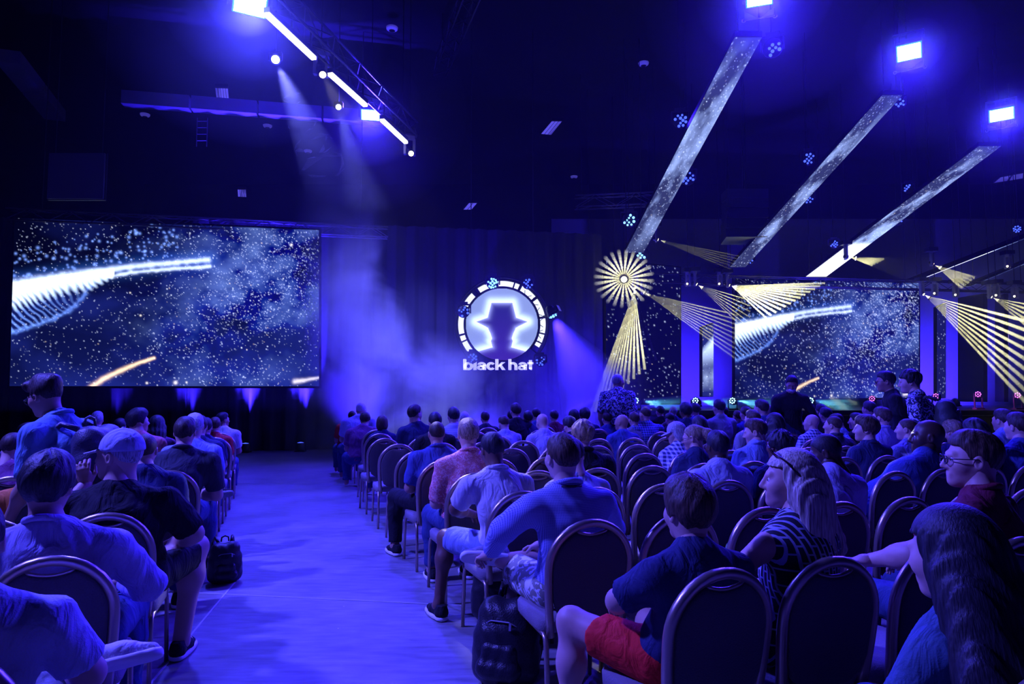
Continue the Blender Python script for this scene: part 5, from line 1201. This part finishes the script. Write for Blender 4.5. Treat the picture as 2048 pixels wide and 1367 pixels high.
seated('R', 4, 7, 1547, 827, 'person with long straight black hair, fifth row', dict(hair='long', hairm=HM['black'], top=T['black'], fem=True, hres=.009), fwd=-.02)
seated('R', 4, 9, 1665, 832, 'person with buzzed brown hair in black shirt, fifth row', dict(hair='buzz', hairm=HM['brown'], top=T['charcoal'], yaw=.5, collar=True), fwd=.03)
seated('R', 4, 10, 1762, 815, 'person with short brown hair in pale blue shirt, fifth row', dict(hair='short', hairm=HM['brown'], top=T['lavender'], yaw=.35, bw=1.12, collar=True), fwd=-.02)
seated('R', 4, 11, 1852, 814, 'person with cropped white hair, fifth row', dict(hair='buzz', hairm=HM['white'], top=T['navy'], bw=1.1), fwd=-.04)
seated('R', 4, 12, 1904, 820, 'person with short dark hair, fifth row near the right edge', dict(hair='short', hairm=HM['black'], top=T['blue'], bw=1.1), fwd=.0)
# ---- left block, nearest rows
seated('L', -1, 0, -52, 1008, 'person in pale shirt cut by the lower left corner, pale sneaker crossed', dict(hair='short', hairm=HM['black'], top=T['paleblue'], sleeve=.72, bw=1.2, yaw=.2, shw=1.08, armR=((.29, .0, .73), (.20, .26, .66)), pants=T['grey'],
       legL=((-.20, .40, .60), (.20, .33, .60), 0.), footL=MX((.26, .31, .62), (1., .1, .1), (.2, .5, .85)), shoes=T['white'], legR=((.15, .44, .52), (.15, .42, .085), 0.)), fwd=-.02)
seated('L', 0, 0, 100, 912, 'person in pale violet long-sleeved shirt seen from behind, nearest left aisle chair', dict(hair='thick', hairm=HM['black'], skin=SK['tan'], top=T['lavender'], sleeve=1.75, bw=1.16, yaw=-.05, collar=True, wr=.006, s=1.02, hs=.98, shw=1.12, armR=((.285, .03, .73), (.16, .29, .68)), armL=((-.285, .03, .73), (-.16, .29, .68))), fwd=-.03)
seated('L', 1, 0, 240, 866, 'heavy person in black shirt and pale cap, bare knee towards the aisle', dict(hair='buzz', hairm=HM['grey'], capm=T['paleblue'], brimm=T['white'], top=T['black'], pants=T['black'], trouser=.78, sleeve=.85, bw=1.40, yaw=1.15, wr=.005, s=1.04, hs=1.06, eyes=True,
       legR=((.34, .38, .60), (.29, .28, .085), -.25), armR=((.36, .02, .75), (.24, .27, .66)), armL=((-.36, .10, .80), (-.22, .26, 1.02)), handL=dict(dir=(-.2, -.3, 1), up=(0, -1, 0), curl=.6)), fwd=.02)
seated('L', 2, 0, 292, 868, 'person with buzzed hair in dark shirt right of the pale cap', dict(hair='buzz', hairm=HM['brown'], top=T['navy'], bw=1.15, yaw=-.1), fwd=.0)
seated('L', 2, 1, 70, 900, 'person in orange shirt behind the standing backpack wearer', dict(hair='short', hairm=HM['darkbrown'], top=T['orange'], bw=1.1, yaw=.5), fwd=.10)
seated('L', 3, 0, 371, 835, 'person in dark grey shirt and jeans, foot crossed, beside the aisle', dict(hair='short', hairm=HM['darkbrown'], top=T['charcoal'], pants=T['jeans'], sleeve=.8, bw=1.25, yaw=-.1, collar=True,
       legR=((.22, .46, .53), (.24, .44, .085), -.1), legL=((-.18, .40, .60), (.20, .38, .60), 0.), footL=MX((.26, .36, .62), (1., .0, .1), (.1, .55, .8)), solem=T['grey']), fwd=.0)
seated('L', 3, 2, 28, 868, 'person with dark hair in violet top at the left edge, fourth row', dict(hair='short', hairm=HM['darkbrown'], top=T['purple'], bw=1.15, yaw=-.3, pitch=-.3), fwd=.05)
seated('L', 4, 0, 390, 828, 'person with pale hair behind the dark grey shirt, left of the aisle', dict(hair='short', hairm=HM['grey'], top=T['skyblue'], bw=1.0), fwd=.0)

# ---- farther rows share a few figures
FAR = [dict(neck=(0, -.05, 1.08), head=(0, -.01, 1.245), yaw=0.), dict(neck=(0, .03, 1.06), head=(0, .10, 1.21), yaw=.1, pitch=-.4), dict(neck=(.02, -.04, 1.08), head=(.03, .0, 1.245), yaw=.55), dict(neck=(-.02, -.05, 1.08), head=(-.03, -.01, 1.245), yaw=-.5),
       dict(neck=(0, -.05, 1.08), head=(0, -.01, 1.245), yaw=.15, bw=1.25), dict(neck=(0, .0, 1.07), head=(.0, .05, 1.225), yaw=-.15, bw=.95, fem=True, pitch=-.2), dict(neck=(.0, -.04, 1.08), head=(-.02, .0, 1.245), yaw=-1.0), dict(neck=(.0, -.04, 1.08), head=(.02, .0, 1.245), yaw=1.1), dict(neck=(.07, .04, 1.05), head=(.12, .12, 1.19), yaw=-.1, pitch=-.35, bw=1.2)]
HN = {'black': 'black', 'brown': 'brown', 'darkbrown': 'dark brown', 'blond': 'blond', 'sandy': 'light brown', 'grey': 'grey', 'white': 'white'}
SN = {'short': 'short', 'buzz': 'cropped', 'thick': 'bushy', 'curly': 'curly', 'swept': 'swept', 'long': 'long', 'longwide': 'long', 'bob': 'chin-length', 'pony': 'tied', 'fringe': 'thinning'}
TN = {'paleblue': 'pale blue', 'skyblue': 'mid blue', 'plaid2': 'white plaid', 'floral': 'floral'}
def far(side, k, hx, hy, var, hair, hc, top, skin_='fair', capc=None, lim=.22):
    rz = PHI; best = None
    for j in range(0, 15):
        x, y = seat_pos(side, k, j); px = 1024+F_PX*x/y
        if (side, k, j) not in OCC and (best is None or abs(px-hx) < best[0]): best = (abs(px-hx), j, x, y)
    _, j, x, y = best; OCC.add((side, k, j)); v = FAR[var]; l = head_spec(hx, hy, (x, y), rz, v['head'][1])
    sc = min(1.12, max(.86, l[2]/(v['head'][2]+.122))); dx = l[0]-v['head'][0]*sc; c, s = math.cos(rz), math.sin(rz); dx = max(-lim, min(lim, dx))
    sp = dict(v); sp.update(res=.022, hres=.0125, hair=hair, hairm=HM[hc], top=T[top], pants=T['jeans'], skin=SK[skin_], shoes=None, hands=True, hseed=var % 3, sleeve=.75)
    if capc: sp['capm'] = T[capc]
    sd = 'right' if side == 'R' else 'left'
    lab = ('bald person' if hair == 'bald' else '%s %s-haired person' % (SN[hair], HN[hc].replace(' ', '-')))+' in %s top, %s row %s of aisle, %s seat in' % (TN.get(top, top), ORD[k+1], sd, ORD[j])
    make_person((x+c*dx, y+s*dx, 0), rz, sp, lab, 'seated audience %s of the aisle' % sd, ('far', var), sc)
    return x, y
for a in ((6,870,825,0,'short','black','black'), (7,907,815,0,'short','black','stripe'), (7,830,810,6,'short','darkbrown','navy'), (9,929,831,0,'short','white','grey'), (7,1008,832,1,'short','brown','paleblue'), (9,1023,821,0,'short','black','navy'), (8,1056,822,0,'short','black','navy'),
          (6,1084,827,1,'bald','brown','lavender'), (9,1072,817,0,'short','black','blue'), (9,1090,821,0,'short','darkbrown','maroon'), (6,1136,835,1,'thick','black','black'), (8,1169,817,0,'thick','black','navy'), (8,1195,828,0,'short','darkbrown','blue'), (8,1215,826,3,'short','grey','navy'),
          (6,1243,828,2,'bald','brown','blue','tan'), (7,1290,813,4,'buzz','brown','plaid'), (10,1320,812,0,'short','black','black'), (10,1342,812,0,'fringe','grey','navy'), (8,1339,826,1,'short','black','black'), (7,1371,807,0,'thick','black','navy','brown'), (8,1389,806,0,'short','black','blue'),
          (5,1397,832,5,'long','black','paleblue'), (8,1444,812,2,'short','black','black','tan'), (5,1502,820,4,'short','brown','grey'), (7,1532,807,0,'bald','brown','navy'), (6,1580,816,3,'fringe','grey','paleblue'), (5,1622,828,2,'bald','brown','plaid2'), (6,1650,815,0,'short','black','black'),
          (5,1712,826,2,'short','black','black'), (6,1933,801,0,'short','black','paleblue'), (6,1988,803,0,'short','black','navy'), (7,1890,806,0,'short','black','charcoal'), (5,2036,812,0,'thick','black','navy'), (6,2020,796,4,'short','darkbrown','blue'), (8,1668,818,0,'short','black','navy'), (7,1745,815,0,'short','black','charcoal'),
          (8,1475,822,0,'short','brown','navy'), (9,1262,822,0,'short','black','charcoal'), (5,1965,812,3,'short','darkbrown','navy'), (7,1600,812,0,'short','darkbrown','blue'), (9,970,828,0,'short','darkbrown','charcoal'), (8,1555,815,5,'bob','black','purple'), (7,1960,796,0,'short','black','grey'), (8,1915,800,0,'short','darkbrown','black'),
          (5,1780,826,1,'short','darkbrown','skyblue'), (7,1415,822,0,'short','brown','grey')):
    far('R', *a)
# the four along the aisle in front
far('R', 8, 764, 838, 5, 'bob', 'brown', 'navy'); far('R', 9, 730, 826, 8, 'thick', 'darkbrown', 'purple', lim=.6); far('R', 10, 722, 806, 8, 'short', 'white', 'lavender', lim=.6); far('R', 11, 704, 822, 8, 'short', 'darkbrown', 'red', lim=.6)
for a in ((5,400,832,0,'short','darkbrown','navy'), (6,412,836,0,'short','black','navy'), (7,430,838,0,'short','brown','red'), (8,446,825,6,'short','black','white','tan'), (5,277,820,6,'thick','black','pink'), (6,315,832,5,'long','black','purple'), (8,195,823,0,'short','grey','charcoal'), (6,340,846,0,'short','black','white'), (5,56,846,3,'short','darkbrown','lavender'), (4,205,860,0,'short','brown','charcoal'), (7,240,838,0,'short','black','black')):
    far('L', *a)
EMPTY_R = [(0,4),(1,6),(1,7),(2,10),(0,2),(1,1),(1,2),(1,4),(1,5),(2,2),(2,5),(2,7),(3,1),(3,3),(3,6),(3,7),(4,1),(4,2),(4,3),(4,4),(4,6),(4,8),(5,0),(5,1),(5,2),(5,3),(5,4),(5,5),(5,6),(5,9),(6,0),(6,2),(6,3),(6,7),(6,8),(7,0),(7,1),(7,3),(8,2),(8,3)]
EMPTY_L = [(0,1),(1,1),(1,2),(2,2),(4,1),(4,3),(5,2),(6,2)]
for side, k, j in sorted(OCC): add_chair(side, k, j, True)
for side, lst in (('R', EMPTY_R), ('L', EMPTY_L)):
    for k, j in lst:
        if (side, k, j) not in OCC: add_chair(side, k, j, False)
# ================================================================== standing people
def standing(px, ytop, Y, rz, label, sp):
    p = at(px, ytop, Y); h = p.z; s = h/1.745
    d = dict(stand=True, s=s, res=.018, hres=.007, skin=SK['tan'], hairm=HM['black'], pants=T['black'], shoes=T['black'], top=T['black']); d.update(sp)
    if 'head' not in d:
        ly = d.get('leanf', .0); d['neck'] = (0, -.02+ly*.7, (.94+.53)*s-.3*ly*ly); d['head'] = (0, .02+ly, h-.122*s)
    return make_person((p.x+math.sin(rz)*d['head'][1], p.y-math.cos(rz)*d['head'][1], 0), rz, d, label, 'people standing among the rows')
def backpack(parent, M, m, label=None, name='backpack', strap=True, loc=None):
    """rucksack: bulging main bag, front pocket, top handle, zips and straps (local +Y is the wearer's back)"""
    t = empty(name, (0, 0, 0)); t.matrix_basis = M
    if parent: t.parent = parent
    if label: tag(t, label, 'backpack')
    A = skin([rc((-.08, 0, .10), (-.07, 0, .36), .105, .085, .06), rc((.08, 0, .10), (.07, 0, .36), .105, .085, .06), el((0, -.02, .20), (.16, .12, .20), .06)], .014, wrinkle(.006, 1.3)); obj('main_bag', fast_mesh('main_bag', *A, True), m, t)
    A = skin([rc((-.07, -.11, .10), (.07, -.11, .10), .055, .055, .04), rc((-.06, -.105, .19), (.06, -.105, .19), .045, .045, .04)], .012, wrinkle(.004, 4)); obj('front_pocket', fast_mesh('front_pocket', *A, True), m, t)
    MB().tube([(-.04, .05, .44), (-.035, .05, .485), (0, .05, .50), (.035, .05, .485), (.04, .05, .44)], .009, 6).build('top_handle', m, t, True)
    zm = mat('zip_metal', (.6,.6,.65), .3, metal=.8); MB().tube([(-.11, -.09, .30), (-.05, -.118, .335), (.05, -.118, .335), (.11, -.09, .30)], .004, 5).build('zip', zm, t); MB().box((.06, -.128, .315), (.012, .006, .035)).build('zip_pull', zm, t)
    if strap:
        for s in (-1, 1): MB().tube([(s*.07, .07, .43), (s*.09, .16, .47), (s*.11, .26, .40), (s*.12, .28, .22), (s*.12, .16, .08), (s*.10, .07, .06)], .018, 6, False, (1, 0, 0)).build('strap', m, t, True)
    return t
bag_black = mat('nylon_black', (.02,.02,.028), .38, bump=.3, bscale=120); bag_grey = mat('nylon_grey', (.06,.06,.10), .45, bump=.3, bscale=120)
st, inf = standing(92, 756, 4.15, math.radians(80), 'standing person in blue polo with backpack and glasses, looking down left', dict(hair='swept', hairm=HM['darkbrown'], skin=SK['tan'], top=T['teal'], sleeve=.85, bw=1.12, glasses=True, leanf=.20, pitch=-.35, collar=True, hres=.0058, res=.0135, pants=T['jeans'], eyes=True))
backpack(None, st.matrix_basis@Matrix.Translation(Vector(inf['Ch'])+Vector((0, -.21, -.26)))@Matrix.Rotation(-.12, 4, 'X'), bag_grey, 'grey backpack on the standing person at the left')
standing(1236, 748, 11.2, math.radians(-25), 'standing person in dark floral shirt in front of the yellow beam cone', dict(hair='buzz', hairm=HM['grey'], top=T['floral'], pants=T['charcoal'], sleeve=.9, bw=1.2, yaw=-.5, res=.02, hres=.009))
mk, inf = standing(1583, 751, 9.8, math.radians(175), 'standing person in dark jacket with white face mask, arm stretched down', dict(hair='short', hairm=HM['black'], top=T['black'], sleeve=1.9, leanf=.06, pitch=-.4, res=.02, hres=.008, yaw=-.3, armL=((-.32, .05, 1.12), (-.42, .16, .92))))
A = skin([el((0, .064, -.055), (.052, .048, .040), .02)], .007, None, lambda x, y, z: (.02-y)+0*x+0*z); o = obj('face_mask', fast_mesh('face_mask', *A, True), T['white'], mk); o.matrix_basis = inf['Mh']
standing(1770, 743, 8.4, math.radians(70), 'standing person in black jacket with glasses, looking left', dict(hair='short', hairm=HM['black'], top=T['black'], sleeve=1.9, bw=1.2, glasses=True, leanf=.05, res=.018, hres=.007, pitch=-.1))
st, inf = standing(1818, 742, 7.6, math.radians(50), 'standing person with curly hair, floral shirt and backpack, looking left', dict(hair='curly', hairm=HM['black'], skin=SK['fair'], top=T['floral'], sleeve=.9, leanf=.06, yaw=.3, res=.018, hres=.007, pitch=-.15))
backpack(None, st.matrix_basis@Matrix.Translation(Vector(inf['Ch'])+Vector((0, -.20, -.26))), mat('nylon_camo', (.06,.07,.07), .6, bump=.4, bscale=40), 'dark backpack on the curly-haired standing person')
# ================================================================== bags and small things on the floor
p = atz(1010, 1385, 0.); backpack(None, Matrix.Translation((p.x, p.y+.10, .0))@Matrix.Rotation(-.35, 4, 'Z')@Matrix.Rotation(-.12, 4, 'X'), bag_black, 'black backpack standing on the floor beside the nearest aisle chairs', strap=True)
p = atz(436, 1172, 0.); backpack(None, Matrix.Translation((p.x, p.y+.12, .0))@Matrix.Rotation(.5, 4, 'Z')@Matrix.Scale(.72, 4), bag_black, 'black glossy bag on the floor beside the left aisle chairs')
p = atz(968, 1250, 0.); backpack(None, Matrix.Translation((p.x+.05, p.y+.16, .0))@Matrix.Rotation(.2, 4, 'Z')@Matrix.Scale(.8, 4), bag_black, 'dark bag under the crossed shoe of the blue checked shirt wearer', strap=False)
